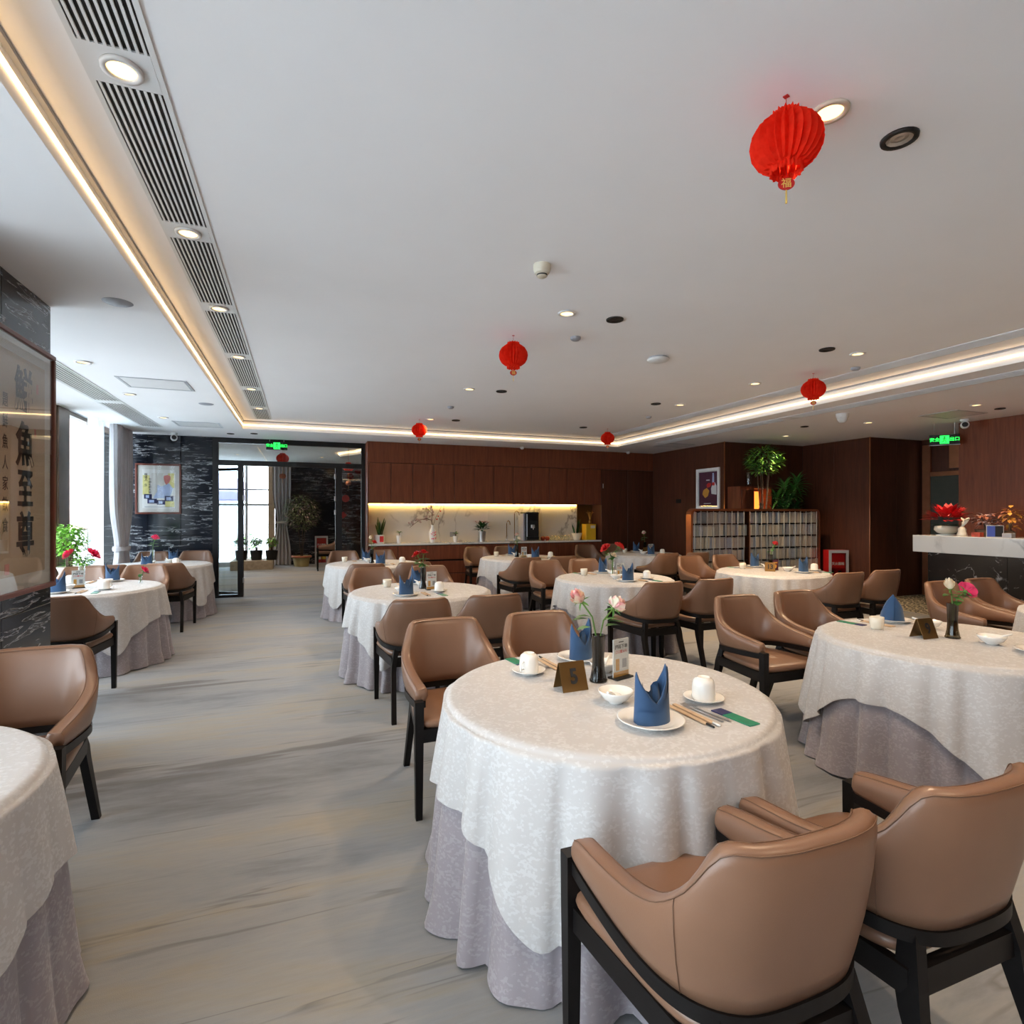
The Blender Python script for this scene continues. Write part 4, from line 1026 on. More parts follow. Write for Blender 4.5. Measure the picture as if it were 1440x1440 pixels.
vase('T3', -.02, .0, BASE_T, 'smoke', [(-.015,0,.36,.030,'cream_p',.2), (.03,-.01,.30,.036,'redp',.8)], 'slim smoked vase on the white-and-red-rose table', flabel=['white rosebud above a red rose in a slim vase', 'red rose just below a white rosebud'], bushy=0)
vase('T6', .05, .12, BASE_T, 'clear', [(-.09,0,.33,.045,'redp',1.2), (.09,0,.345,.045,'redp',1.2), (.0,-.02,.24,.030,'cream_p',.6)], 'clear vase with carnations and greenery', flabel=['red carnation leaning towards the windows above a full green bunch', 'red carnation leaning towards the reception above a full green bunch', 'small cream bloom low in the carnation vase'], bushy=5)
vase('T7', -.04, .06, BASE_T, 'smoke', [(.0,0,.36,.034,'pinkwhite',.5), (.035,0,.30,.034,'pinkwhite',.6)], 'dark bud vase on the pink-rosebud table', flabel=['upper pale pink rosebud on the table by the sink', 'lower pale pink rosebud on the table by the sink'], bushy=2)
vase('T8', .10, .10, BASE_T, 'smoke', [(-.02,0,.36,.040,'pinkwhite',.5)], 'dark bud vase on the single-rose table by the walnut doors', flabel=['coral and cream rose above broad leaves by the walnut doors'], bushy=4)
vase('TL1', -.06, .10, BASE_T, 'clear', [(-.10,0,.32,.048,'magenta',.9), (.09,0,.32,.052,'magenta',1.0)], 'clear vase with two magenta roses by the window', flabel=['magenta rose nearer the calligraphy pillar in the window table vase', 'wider magenta rose nearer the marble wall in the window table vase'], bushy=5, leafmat='leaf_l')
vase('TL2', -.12, .12, BASE_T, 'clear', [(.03,0,.36,.050,'magenta',.6)], 'clear glass vase on the table by the black marble wall', flabel=['single magenta rose before the black marble wall'], bushy=1, leafmat='leaf_l')
vase('TL1', .42, .22, [(p[0]*.6, p[1]*.4) for p in BASE_T], 'clear', [(.03,0,.13,.036,'magenta',.9)], 'tiny clear vase near the edge of the window table', flabel=['low dark pink flower in a tiny vase on the window table'], bushy=3)

# ------------------------------------------------------------------ paper lanterns
def make_lantern():
    g = empty('paper_lantern'); g['category'] = 'lantern'
    n = 26; mb = MB(); rows = []
    prof = [(.050,.106,0), (.052,.088,0), (.074,.080,.5), (.100,.060,.8), (.117,.030,1), (.122,0,1), (.117,-.030,1), (.100,-.060,.8), (.074,-.080,.5), (.054,-.088,0), (.056,-.110,0)]
    for r, z, k in prof:
        row = []
        for i in range(n*2):
            t = PI*i/n; rr = r*(1 if i % 2 == 0 else (.80 if k else .9)); row.append((rr*math.cos(t), rr*math.sin(t), z + (.008 if (i % 4 == 0 and not k) else 0)))
        rows.append(row)
    mb.grid(rows, False, True).build('paper_shade', M['lantern'], g)
    MB().tube([(0,0,.07),(0,0,.165)], .0012, 5).build('hanging_string', M['red_box'], g)
    MB().add([(-.012,0,.165),(0,-.012,.165),(.012,0,.165),(0,.012,.165),(-.012,0,.168),(0,-.012,.168),(.012,0,.168),(0,.012,.168)], [(3,2,1,0),(4,5,6,7),(0,1,5,4),(1,2,6,5),(2,3,7,6),(3,0,4,7)]).build('ceiling_tab', M['red_box'], g)
    tg = MB().lathe([(0,-.002),(.026,-.002),(.026,.002),(0,.002)], 24, m=Matrix.Translation((0,0,-.145)) @ Matrix.Rotation(PI/2,4,'X') @ Matrix.Diagonal((1.1,.85,1,1))).build('tag', M['red_box'], g)
    MB().tube([(0,0,-.08),(0,0,-.126)], .0012, 5).build('tag_string', M['red_box'], g)
    text('福', .036, (0,-.0025,-.145), (1,0,0), (0,0,1), M['gold'], tg, .01); text('福', .036, (0,.0025,-.145), (-1,0,0), (0,0,1), M['gold'], tg, .01)
    MB().tube([(0,0,-.167),(0,0,-.215)], [.0025,.0035], 6).build('tassel', M['gold'], g)
    return g
LN = make_lantern()
for x, y, rz, lb in ((1.62,1.52,-.5,'red honeycomb paper lantern above table five, beside a bright downlight'), (1.66,4.37,-.2,'red honeycomb paper lantern in front of the domed smoke detector and sensor'), (1.75,8.81,0,'red honeycomb paper lantern nearest the sideboard flowers'),
                 (5.1,4.43,-.6,'red honeycomb paper lantern hanging beside the cove, above table thirteen'), (5.04,8.6,-.4,'red honeycomb paper lantern nearest the tall walnut doors')):
    place(LN, (x, y, ZC-.168), rz, lb, 'red paper lanterns')
for x, y, z, lb in ((-.36,12.3,2.62,'red paper lantern hanging in the lobby behind the exit sign'), (1.0,13.2,2.55,'red paper lantern hanging in the lobby near the side pane')):
    place(LN, (x, y, z), 0, lb, 'red paper lanterns')
for x, y, z in ((-.36,12.3,2.62), (1.0,13.2,2.55)):
    tag(MB().tube([(x,y,z+.168),(x,y,2.98)], .003, 5).build('hanging_cord', M['red_box']), 'thin red cord from the lobby ceiling to a lantern', 'cord', 'lobby lantern cords')
    t = empty('lantern_pendant', (x, y, z-.36), 0, 'round orange paper pendant below a lobby lantern', 'ornament', 'lobby pendants')
    MB().lathe([(0,-.05),(.05,-.045),(.065,0),(.05,.045),(0,.05)], 18).build('ball', M['terra'], t, True); MB().tube([(0,0,.05),(0,0,.12)], .004, 5).build('cord', M['orange'], t); MB().tube([(0,0,-.05),(0,0,-.14)], .003, 5).build('tassel', M['orange'], t)

# ------------------------------------------------------------------ sideboard
n_up = 11; X0, X1 = 1.175, 6.115
for i in range(12):
    a = X0 + (X1-X0)*i/12; b = X0 + (X1-X0)*(i+1)/12
    g = empty('wall_cabinet', ((a+b)/2, YS, 1.69), 0, 'walnut wall cabinet above the marble splashback, unit %s from the glass doors' % ['first','second','third','fourth','fifth','sixth','seventh','eighth','ninth','tenth','eleventh','twelfth'][i], 'cabinet', 'walnut wall cabinets'); h = (b-a)/2
    MB().box(-h, h, .022, .40, .0, .765).build('body', M['blackwood'], g); MB().bbox(-h+.005, h-.005, 0, .02, .0, .762, .002).build('door', M['walnut'], g)
low = [X0 + (X1-X0)*f for f in (0, .11, .22, .42, .54, .66, .78, .89, 1)]
for i, (a, b) in enumerate(zip(low, low[1:])):
    drawers = i in (2, 5)
    g = empty('base_cabinet', ((a+b)/2, YS+.02, 0), 0, ('walnut base unit with three drawers, %s' % ('below the flower vase' if i == 2 else 'below the coffee machine')) if drawers else 'walnut base unit with a plain door under the marble worktop', 'cabinet', 'walnut base cabinets'); h = (b-a)/2
    MB().box(-h, h, .022, .40, .08, .885).box(-h, h, .06, .38, 0, .08).build('body', M['blackwood'], g)
    if drawers:
        for z0, z1 in ((.08,.32), (.33,.57), (.60,.88)): MB().bbox(-h+.002, h-.002, 0, .02, z0, z1-.004, .002).build('drawer', M['walnut'], g)
    else: MB().bbox(-h+.005, h-.005, 0, .02, .08, .875, .002).build('door', M['walnut'], g)
tag(MB().bbox(X0, X1, YS-.005, YS+.44, .89, .925, .003).build('worktop', M['wmarble']), 'long white marble worktop of the walnut sideboard', 'worktop')
for i in range(4):
    a = X0 + (X1-X0)*i/4; b = X0+(X1-X0)*(i+1)/4
    tag(MB().bbox(a+.001, b-.001, YS+.44, YS+.458, .925, 1.69, .001).build('splashback', M['wmarble']), 'veined white marble splashback sheet behind the worktop', 'splashback', 'splashback sheets')
tag(MB().box(X0+.02, X1-.40, YS+.40, YS+.43, 1.672, 1.69).build('led_strip', M['led_y']), 'yellow led strip under the walnut wall cabinets', 'light strip')
tag(MB().bbox(5.74, 6.112, YS+.425, YS+.439, .926, 1.689, .002).build('end_panel', M['brass']), 'brassy sheet on the splashback at the yellow box', 'panel')
tag(MB().bbox(2.84, 2.98, YS+.43, YS+.441, 1.02, 1.12, .002).build('wall_socket', M['greyplastic']), 'dark grey double socket on the splashback beside the porcelain vase', 'socket')
ZW = .925
def sx(px, Y=YS+.24):     # pixel column of the photograph to world x on the worktop
    u = (px-720)/F_PX; s_, c_ = math.sin(YAW), math.cos(YAW); return Y*(s_+u*c_)/(c_-u*s_)
def snake_plant(x, y, z, pot, potmat, label, n=9, h=.30):
    g = empty('snake_plant', (x, y, z), 0, label, 'plant'); r = random.Random(int(x*100))
    MB().lathe(pot, 24).build('pot', M[potmat], g, auto=50); zt = max(p[1] for p in pot)
    MB().lathe([(0,zt-.025),(max(p[0] for p in pot)*.85,zt-.025)], 18).build('soil', M['bark'], g)
    for k in range(n):
        a = r.uniform(0,2*PI); q = r.uniform(0,.06); p = Vector((q*math.cos(a), q*math.sin(a), zt-.03)); hh = h*r.uniform(.65,1.05); ln = Vector((math.cos(a)*.22, math.sin(a)*.18, 1)).normalized()
        w = .024; sd = Vector((-math.sin(a+.5), math.cos(a+.5), 0)); rows = []
        for j in range(6):
            u = j/5; ww = w*(.75+.5*u)*(1-u**4)+.001; c = p+ln*hh*u+Vector((math.cos(a), math.sin(a),0))*.02*u*u; rows.append([c-sd*ww, c+ln.cross(sd)*.004, c+sd*ww])
        MB().grid(rows).build('leaf', M['leaf_d'], g, True)
    return g
g = snake_plant(sx(533), YS+.24, ZW, [(0,0),(.10,0),(.105,.16),(.095,.165),(.09,.14),(0,.14)], 'card', 'snake plant in a wide cream pot with red panel on the sideboard', 10, .36)
MB().bbox(.0,.07,-.112,-.10,.03,.14,.001).build('red_panel', M['red_ink'], g)
def small_pot(px, label, kind):
    g = empty('potted_plant', (sx(px), YS+.22, ZW), 0, label, 'plant')
    MB().lathe([(0,0),(.038,0),(.055,.15 if kind else .12),(.049,.15 if kind else .12),(.04,.11),(0,.11)], 20).build('pot', M['china'], g, auto=50)
    h0 = .15 if kind else .12; MB().tube([(0,0,h0-.05),(.005,0,h0+.05)], [.010,.014] if not kind else [.006,.005], 6).build('stem', M['bark'], g, True)
    lm = MB(); r = random.Random(px)
    for k in range(14 if not kind else 9):
        a = r.uniform(0,2*PI); lm.leaf((.005,0,h0+.03+.03*r.random()), (math.cos(a), math.sin(a), r.uniform(.1,.9)), (0,0,1), .085, .03, .3)
    lm.build('leaves', M['leaf'], g)
small_pot(561, 'tall slim white pot with a sparse seedling on the sideboard', 1); small_pot(640, 'short white pot with a stubby bonsai on the sideboard', 0)
# porcelain vase with magnolia branch
g = empty('porcelain_vase', (sx(608), YS+.2, ZW), 0, 'white porcelain vase painted with pink flowers on the sideboard', 'vase')
MB().lathe([(0,0),(.05,0),(.055,.01),(.075,.10),(.078,.20),(.055,.26),(.036,.28),(.034,.33),(.042,.345),(.036,.345),(.028,.32),(0,.31)], 28).build('body', M['china'], g, True)
pm = MB(); r = random.Random(4)
for k in range(22):
    a = -PI/2 + r.uniform(-.7,.7); z = r.uniform(.06,.24); rr = .0785 if z > .09 else .0755
    c = Vector((rr*math.cos(a), rr*math.sin(a), z)); pm.lathe([(0,.002),(.012*r.uniform(.5,1.2),0)], 8, m=Matrix.Translation(c) @ Vector((math.cos(a), math.sin(a),0)).to_track_quat('Z','Y').to_matrix().to_4x4())
pm.build('painted_flowers', M['magenta'], g)
g = empty('magnolia_branch', (sx(608), YS+.2, ZW+.02), 0, 'arching magnolia branch with dusky buds in the porcelain vase', 'branch')
br = MB(); bl = MB(); rd = MB()
main = [Vector((0,0,.29)), Vector((-.03,0,.42)), Vector((-.12,-.02,.45)), Vector((-.25,-.03,.44)), Vector((-.36,-.03,.36)), Vector((-.46,-.03,.28))]
br.tube(main, [.008,.008,.007,.006,.005,.004], 6)
br2 = [Vector((-.02,0,.40)), Vector((-.02,-.01,.55)), Vector((-.10,-.02,.64))]; br.tube(br2, [.006,.005,.004], 6)
br3 = [Vector((0,0,.3)), Vector((.06,-.01,.48)), Vector((.17,-.02,.70))]; br.tube(br3, [.005,.004,.003], 6)
for path, n in ((main, 16), (br2, 10)):
    for k in range(n):
        u = r.uniform(.25,1)*(len(path)-1); i = min(int(u), len(path)-2); p = path[i].lerp(path[i+1], u-i); d = Vector((r.uniform(-1,.6), r.uniform(-.6,.3), r.uniform(-.3,1))).normalized(); q = p+d*r.uniform(.04,.11)
        br.tube([p, q], .003, 5); bl.lathe([(0,-.02),(.016,-.005),(.018,.012),(.008,.03),(0,.036)], 8, m=Matrix.Translation(q) @ d.to_track_quat('Z','Y').to_matrix().to_4x4())
for u in (.35, .5, .75): rd.lathe([(0,-.02),(.022,0),(0,.02)], 8, c=br3[0].lerp(br3[2], u)+Vector((.02,-.01,0)))
br.build('twigs', M['bark'], g, True); bl.build('buds', M['leaf_p'], g, True); rd.build('red_ornaments', M['red_box'], g, True)
# steel bucket with poinsettia
g = empty('potted_poinsettia', (sx(677), YS+.2, ZW), 0, 'brick-red poinsettia in a steel bucket on the sideboard', 'plant')
MB().lathe([(0,0),(.065,0),(.085,.22),(.089,.222),(.08,.215),(.07,.18),(0,.18)], 28).build('bucket', M['steel'], g, auto=50)
lm = MB(); fm = MB()
for k in range(70):
    a = r.uniform(0,2*PI); e = r.uniform(.0,1.2); d = Vector((math.cos(a)*math.cos(e), math.sin(a)*math.cos(e)*.8, math.sin(e))); lm.leaf(Vector((0,0,.24))+d*r.uniform(.03,.12), d, (0,0,1), .11, .05, .3)
for k in range(9):
    a = 2*PI*k/9; c = Vector((.13*math.cos(a)*(k % 3 > 0), .10*math.sin(a), .36+.05*r.random()))
    for j in range(9): b = 2*PI*j/9+k; fm.leaf(c, (math.cos(b), math.sin(b), .35), (0,0,1), .075, .034, .25)
lm.build('leaves', M['leaf_d'], g); fm.build('bracts', M['brickred'], g)
# sink: board and two swan-neck taps
tag(MB().bbox(sx(702), sx(735), YS+.08, YS+.34, ZW, ZW+.006, .002).build('sink_cover', M['greyplastic']), 'dark flush sink cover in the marble worktop', 'sink')
for px, h, w, lb in ((713,.42,.07,'short gold-tipped swan-neck tap by the sink'), (724,.62,.10,'tall swan-neck tap next to the coffee machine')):
    g = empty('tap', (sx(px), YS+.26, ZW+.006), 0, lb, 'tap')
    MB().tube([(0,0,0),(0,0,h-.06),(.01,-.005,h-.02),(w*.45,-.01,h),(w*.9,-.015,h-.03),(w,-.016,h-.09)], .009, 8).build('spout', M['brass'], g, True)
    MB().lathe([(0,0),(.022,0),(.022,.04),(0,.04)], 14).build('base', M['steel'], g); MB().bar((0,-.02,.05),(0.0,-.05,.12), .012, .012).build('lever', M['steel'], g)
# coffee machine
g = empty('coffee_machine', (sx(744.5), YS+.20, ZW), 0, 'tall black coffee machine with a dark touch screen', 'coffee machine')
MB().bbox(-.15,.15,-.12,.20,.02,.60,.012).build('body', M['black'], g); MB().bbox(-.14,.14,-.16,-.12,.02,.09,.006).build('drip_tray', M['blackmetal'], g)
MB().bbox(-.20,-.155,-.10,.19,.0,.57,.006).build('side_tower', M['greyplastic'], g); MB().bbox(-.12,.12,-.135,-.12,.42,.57,.006).build('screen', M['blackmetal'], g)
MB().bbox(-.04,.04,-.17,-.12,.27,.34,.006).build('spout', M['steel'], g); MB().bbox(-.03,.12,-.02,.14,.60,.635,.006).build('bean_hopper', M['clear'], g)
MB().bbox(-.13,-.115,-.137,-.12,.08,.56,.002).build('chrome_edge', M['steel'], g); MB().bbox(-.008,.008,-.175,-.17,.24,.30,.002).build('nozzle', M['china'], g)
for i, px in enumerate((762.5, 768.5)):
    g = empty('red_apple', (sx(px), YS+.2, ZW), 0, 'red apple beside the coffee machine on the sideboard', 'fruit', 'red apples on the sideboard')
    MB().lathe([(0,.008),(.03,0),(.05,.03),(.05,.06),(.03,.085),(0,.075)], 16).build('flesh', M['brickred'], g, True); MB().tube([(0,0,.075),(.006,0,.105)], .003, 5).build('stalk', M['bark'], g)
for i in range(6):
    o = MB().lathe([(0,0),(.026,0),(.033,.10),(.031,.10),(.025,.006),(0,.006)], 18).build('drinking_glass', M['clear'], None, True); o.location = (sx(776+i*4.8), YS+.25, ZW)
    tag(o, 'clear drinking glass in the row beside the apples', 'glass', 'row of drinking glasses')
snake_plant(sx(810), YS+.2, ZW, [(0,0),(.07,0),(.12,.14),(.125,.15),(.113,.15),(.09,.12),(0,.12)], 'cream_china', 'snake plant in a white bowl pot beside the yellow box', 11, .34)
g = empty('yellow_box', (sx(827.5), YS+.22, ZW), 0, 'bright yellow carton with a pale window on the sideboard', 'box')
MB().bbox(-.12,.12,-.10,.10,0,.34,.004).build('carton', M['yellow'], g); MB().box(-.01,.10,-.102,-.10,.25,.31).build('pale_window', M['cream_p'], g)
for k in range(4): MB().box(-.01,.10,-.1015,-.10,.06+.04*k,.068+.04*k).build('print', M['orange'], g)
g = empty('dried_stems', (sx(829), YS+.22, ZW+.34), 0, 'amber bottle with dry stems standing on the yellow box', 'ornament')
MB().lathe([(0,0),(.03,0),(.032,.06),(.015,.08),(.013,.10),(0,.10)], 16).build('bottle', M['brass'], g, True); lm = MB()
for k in range(12): a = r.uniform(0,2*PI); lm.tube([(0,0,.08),(.06*math.cos(a),.04*math.sin(a),.22+.08*r.random())], .002, 4); lm.leaf((.06*math.cos(a),.04*math.sin(a),.24), (math.cos(a),math.sin(a),.6), (0,0,1), .05, .02)
lm.build('stems', M['orange'], g)

# ------------------------------------------------------------------ pictures
def picture(name, origin, right, W, H, fw, matw, label, framemat, papermat, pane='posterpane'):
    """hung picture: local x along right, local z up, faces -y ; returns root in wall space"""
    r = Vector(right).normalized(); rz = math.atan2(r.y, r.x); g = empty(name, origin, rz, label, 'picture')
    f = MB()
    for a in ((-W/2,W/2,0,fw), (-W/2,W/2,H-fw,H)): f.bbox(a[0],a[1],-.035,0,a[2],a[3],.004)
    for a in ((-W/2,-W/2+fw), (W/2-fw,W/2)): f.bbox(a[0],a[1],-.035,0,fw,H-fw,.004)
    f.build('frame', M[framemat], g); MB().box(-W/2+fw, W/2-fw, -.012, 0, fw, H-fw).build('mat_board', M['mat_board'], g)
    MB().box(-W/2+fw+matw, W/2-fw-matw, -.0135, -.012, fw+matw, H-fw-matw).build('print', M[papermat], g)
    MB().box(-W/2+fw, W/2-fw, -.026, -.023, fw, H-fw).build('glazing', M[pane], g)
    return g
# calligraphy on the pillar (faces +X, so local x runs along +Y ... right-hand side is +Y)
g = picture('calligraphy_picture', (-1.533, 3.93, 1.03), (0,1,0), 1.06, 1.49, .03, .085, 'large framed black calligraphy on beige paper, hung on the marble pillar', 'frame_red', 'paper', 'picpane')
R_, U_ = (1,0,0), (0,0,1)
def tl(dy, z): return (dy-3.93, -.0145, z-1.03)
for ch, dy, z, s in (('鮮',4.06,2.20,.27), ('魚',4.075,1.885,.27), ('至',4.08,1.63,.24), ('尊',4.08,1.36,.27)):
    text(ch, s, tl(dy, z), R_, U_, M['ink'], g, .022, .85, 'brush_character')
for i, ch in enumerate('題鮮魚人家飲食'):
    text(ch, .085, tl(3.84, 2.12-.115*i), R_, U_, M['ink'], g, .006, .75, 'brush_character')
for dy, z, w, h in ((3.86,1.19,.05,.06), (4.24,2.26,.025,.06), (4.21,1.99,.02,.05)):
    p = tl(dy, z); MB().box(p[0]-w/2,p[0]+w/2,-.0145,-.0135,p[2]-h/2,p[2]+h/2).build('red_seal', M['skin_print'], g)
# chef poster on the back marble wall
g = picture('poster_picture', (-2.287, YB-.002, 1.49), (1,0,0), .68, .86, .03, .07, 'red-framed poster of a chef in white on the black marble wall', 'frame_red', 'card')
PSX = .82
def flat(mb_pts, y, mat, nm='print_shape'):
    mb_pts = [(a*PSX, b) for a, b in mb_pts]; n = len(mb_pts); MB().add([(a, y, b) for a, b in mb_pts], [tuple(range(n))]).build(nm, mat, g)
def prect(x0, x1, z0, z1, mat, y=-.0142): MB().box(x0*PSX, x1*PSX, y, -.0136, z0, z1).build('print_shape', mat, g)
prect(-.285,-.16,.33,.66,M['yel_print'],-.0139); prect(.17,.285,.45,.70,M['yel_print'],-.0139); prect(.12,.285,.12,.22,M['yel_print'],-.0139); prect(-.13,.10,.30,.70,M['mat_board'],-.0139)
flat([(-.10,.27),(.20,.27),(.26,.44),(.19,.53),(.05,.47),(-.02,.50),(-.03,.38)], -.0146, M['sky_print'])
flat([(.09,.62),(.11,.54),(.14,.50),(.19,.54),(.22,.60),(.215,.65),(.16,.67),(.10,.655)], -.0150, M['skin_print'])
for x0, x1, z0, z1 in ((-.26,-.12,.26,.34), (-.20,-.03,.18,.26), (-.03,.12,.16,.24), (.11,.27,.22,.31)):
    prect(x0,x1,z0,z1,M['navy_pk'],-.0152); prect(x0+.03,x1-.05,z0+.015,z1-.02,M['sky_print'],-.0156)
for ch, z in zip('味道人生', (.68,.635,.59,.50)): text(ch, .048, (-.185,-.0152,z-.01), R_, U_, M['ink'], g, .012)
for ch, z in zip('中国名厨大师', (.60,.555,.51,.465,.42,.375)): text(ch, .044, (-.128,-.0152,z-.01), R_, U_, M['ink'], g, .008)
prect(-.25,.25,.115,.125,M['greyplastic'])
PSX = 1.0
# white-framed wine poster on the dark side wall
g = picture('poster_picture', (7.448, 8.86, 1.58), (0,-1,0), .66, .80, .05, .02, 'white-framed maroon poster of a dish and bottle on the dark walnut wall', 'card', 'maroon')
flat([(.10,.30),(.24,.28),(.24,.45),(.20,.52),(.13,.50),(.09,.40)], -.0146, M['card']); flat([(.12,.50),(.18,.50),(.17,.70),(.13,.70)], -.0146, M['sky_print']); flat([(.12,.46),(.19,.46),(.19,.52),(.12,.52)], -.0150, M['red_ink'])
flat([(-.02,.42),(.07,.44),(.10,.50),(.02,.52),(-.04,.48)], -.0146, M['red_ink']); flat([(-.16,.30),(-.08,.22),(0,.26),(.04,.36),(-.03,.42),(-.13,.38)], -.0146, M['orange'])
prect(-.05,.05,.56,.58,M['card']); prect(-.12,.08,.11,.12,M['card'])
tag(MB().bbox(7.436, 7.448, 9.70, 9.86, 1.72, 1.80, .002).build('switch_plate', M['black']), 'black switch plate on the dark walnut wall near the poster', 'switch')

# ------------------------------------------------------------------ screen of stacked books behind glass
SX0, SX1, SY, SZ = 6.10, 9.02, 7.75, 1.58
g = empty('book_screen', (SX0, SY, 0), 0, 'long copper-framed screen filled with rows of grey books behind rods', 'screen')
W = SX1-SX0
f = MB(); rr = .10
path = [(0.02,0,0), (.02,0,SZ-rr), (.035,0,SZ-.05), (.07,0,SZ-.025), (rr+.02,0,SZ-.02), (W-rr-.02,0,SZ-.02), (W-.07,0,SZ-.025), (W-.035,0,SZ-.05), (W-.02,0,SZ-rr), (W-.02,0,0)]
for p, q in zip(path, path[1:]): f.bar(p, q, .13, .04, (0,1,0))
f.build('frame', M['copper'], g); MB().box(W*.43-.018, W*.43+.018, -.06, .06, .02, SZ-.04).build('centre_post', M['copper'], g)
rowsz = [.04 + .2145*i for i in range(8)]
for z in rowsz[:-1]: MB().box(.04, W-.04, -.05, .05, z-.009, z).build('shelf', M['black'], g)
MB().box(.04, W-.04, .05, .06, .03, SZ-.04).build('back_panel', M['black'], g)
bk = [MB().bbox(0,1,-.045,.045,0,1,.02).mesh('book', m) for m in SPINES]; r = random.Random(9)
for i, z in enumerate(rowsz[:-1]):
    x = .05
    nb = 0
    while x < W-.12 and nb < 42:
        w = r.choice((.055,.065,.075,.085,.10)); 
        if abs(x+w/2-W*.43) < .07: x = W*.43+.022
        if r.random() < .07: x += .03
        o = bpy.data.objects.new('book', bk[r.choices(range(7), (4,4,2,3,2,3,4))[0]]); COL.objects.link(o); o.parent = g
        o.location = (x, 0, z+.001); o.scale = (w-.006, 1, r.uniform(.180,.198)); x += w; nb += 1
for k in range(22): MB().tube([(.08+k*(W-.16)/21, -.055, .03), (.08+k*(W-.16)/21, -.055, SZ-.04)], .006, 6).build('rod', M['whiteplastic'], g, True)
MB().box(.04, W*.43-.02, -.066, -.063, .02, SZ-.04).build('glazing', M['picpane'], g); MB().box(W*.43+.02, W-.04, -.066, -.063, .02, SZ-.04).build('glazing', M['picpane'], g)

# ------------------------------------------------------------------ alcove behind the screen
g = empty('display_cabinet', (7.90, 8.415, 0), 0, 'tall walnut cabinet with a glowing amber niche behind the screen', 'cabinet')
MB().box(-.38,.38,-.32,-.0,0,1.45).box(-.38,-.05,-.32,0,1.45,1.96).box(.36,.38,-.32,0,1.45,1.96).box(-.38,.38,-.32,0,1.96,2.0).box(-.05,.36,-.03,0,1.45,1.96).build('carcass', M['walnut'], g)
MB().box(.0,.34,-.045,-.03,1.48,1.92).build('glow_panel', M['glow_orange'], g); MB().bbox(-.36,-.07,-.335,-.32,1.48,1.94,.003).build('door', M['walnut_d'], g)
o = MB().lathe([(0,0),(.045,0),(.04,.05),(.06,.26),(.063,.27),(.056,.27),(.036,.06),(0,.02)], 20).build('glass_vase', M['clear'], None, True); o.location = (7.87, 8.25, 2.0); tag(o, 'clear flared vase on top of the amber-lit cabinet', 'vase')
o = empty('figurine', (8.12, 8.22, 1.45), 0, 'small dark figurine standing in the amber niche', 'ornament'); MB().lathe([(0,0),(.05,0),(.05,.02),(.02,.05),(.035,.13),(.015,.18),(.03,.22),(0,.26)], 14).build('body', M['bark'], o, True); MB().tube([(.02,0,.14),(.07,0,.2),(.1,0,.3)], .008, 6).build('arm', M['bark'], o, True)
def bush(name, loc, label, mats, n, rad, leafL, leafW, trunk, zc, group=None, pot=None, narrow=False, seed=1, shape=1.0, cat='plant'):
    g = empty(name, loc, 0, label, cat, group); r = random.Random(seed)
    if pot: MB().lathe(pot[0], 28).build('pot', M[pot[1]], g, auto=50); zt = max(p[1] for p in pot[0]); MB().lathe([(0,zt-.03),(max(p[0] for p in pot[0])*.8,zt-.03)], 18).build('soil', M['bark'], g)
    tr = MB()
    for k in range(trunk):
        a = 2*PI*k/max(1,trunk); b = (pot and zt-.05 or 0); tr.tube([(.02*math.cos(a),.02*math.sin(a),b), (rad*.15*math.cos(a),rad*.15*math.sin(a),(b+zc)/2), (rad*.4*math.cos(a),rad*.4*math.sin(a),zc)], [.012,.010,.006], 6)
    if trunk: tr.build('stems', M['bark'], g, True)
    per = n//len(mats)
    for m in mats:
        lm = MB()
        for k in range(per):
            a = r.uniform(0,2*PI); e = math.asin(r.uniform(-1,1)); q = rad*(.35+.65*r.random()**.5); c = Vector((q*math.cos(a)*math.cos(e), q*math.sin(a)*math.cos(e), zc+q*math.sin(e)*shape)); d = Vector((math.cos(a), math.sin(a), r.uniform(-.5,.8)))
            lm.leaf(c, d, (0,0,1), leafL*r.uniform(.6,1.2), leafW, .3)
        lm.build('foliage', M[m], g)
    return g
def dracaena(loc, label):
    g = empty('dracaena', loc, 0, label, 'plant'); r = random.Random(5)
    MB().lathe([(0,0),(.14,0),(.18,.42),(.185,.45),(.165,.45),(.15,.38),(0,.38)], 28).build('pot', M['greyplastic'], g, auto=50)
    heads = [(-.20,-.05,1.80), (.0,-.05,2.0), (.24,-.04,1.95), (.10,.0,1.66), (-.10,-.10,1.6), (.26,-.05,1.6), (-.24,-.05,1.5), (.05,-.10,1.75), (.30,-.06,2.1)]
    st_ = MB()
    for x, y, z in heads: st_.tube([(x*.2,y*.2,.36), (x*.6,y*.6,(z+.3)/2), (x,y,z)], [.018,.015,.010], 6)
    st_.build('stems', M['bark'], g, True)
    for x, y, z in heads:
        lm = MB()
        for k in range(30):
            a = 2*PI*k/30*7.3; e = 1.25-1.7*(k/30); d = Vector((math.cos(a)*math.cos(e), math.sin(a)*math.cos(e), math.sin(e))); lm.leaf((x,y,z-.12*k/30), d, (0,0,1), r.uniform(.20,.28), .040, .35)
        lm.build('leaf_rosette', M['leaf_d' if z < 1.8 else 'leaf'], g)
    return g
dracaena((8.56, 8.12, 0), 'dark green dracaena with strappy leaves behind the book screen')
bush('bamboo_plant', (7.92, 7.945, 0), 'feathery yellow-green plant reaching the ceiling behind the book screen', ('leaf_l','leaf','leaf_d'), 800, .30, .10, .03, 5, 2.46, pot=([(0,0),(.09,0),(.11,.40),(.10,.40),(.09,.34),(0,.34)], 'terra'), seed=8, shape=.9)
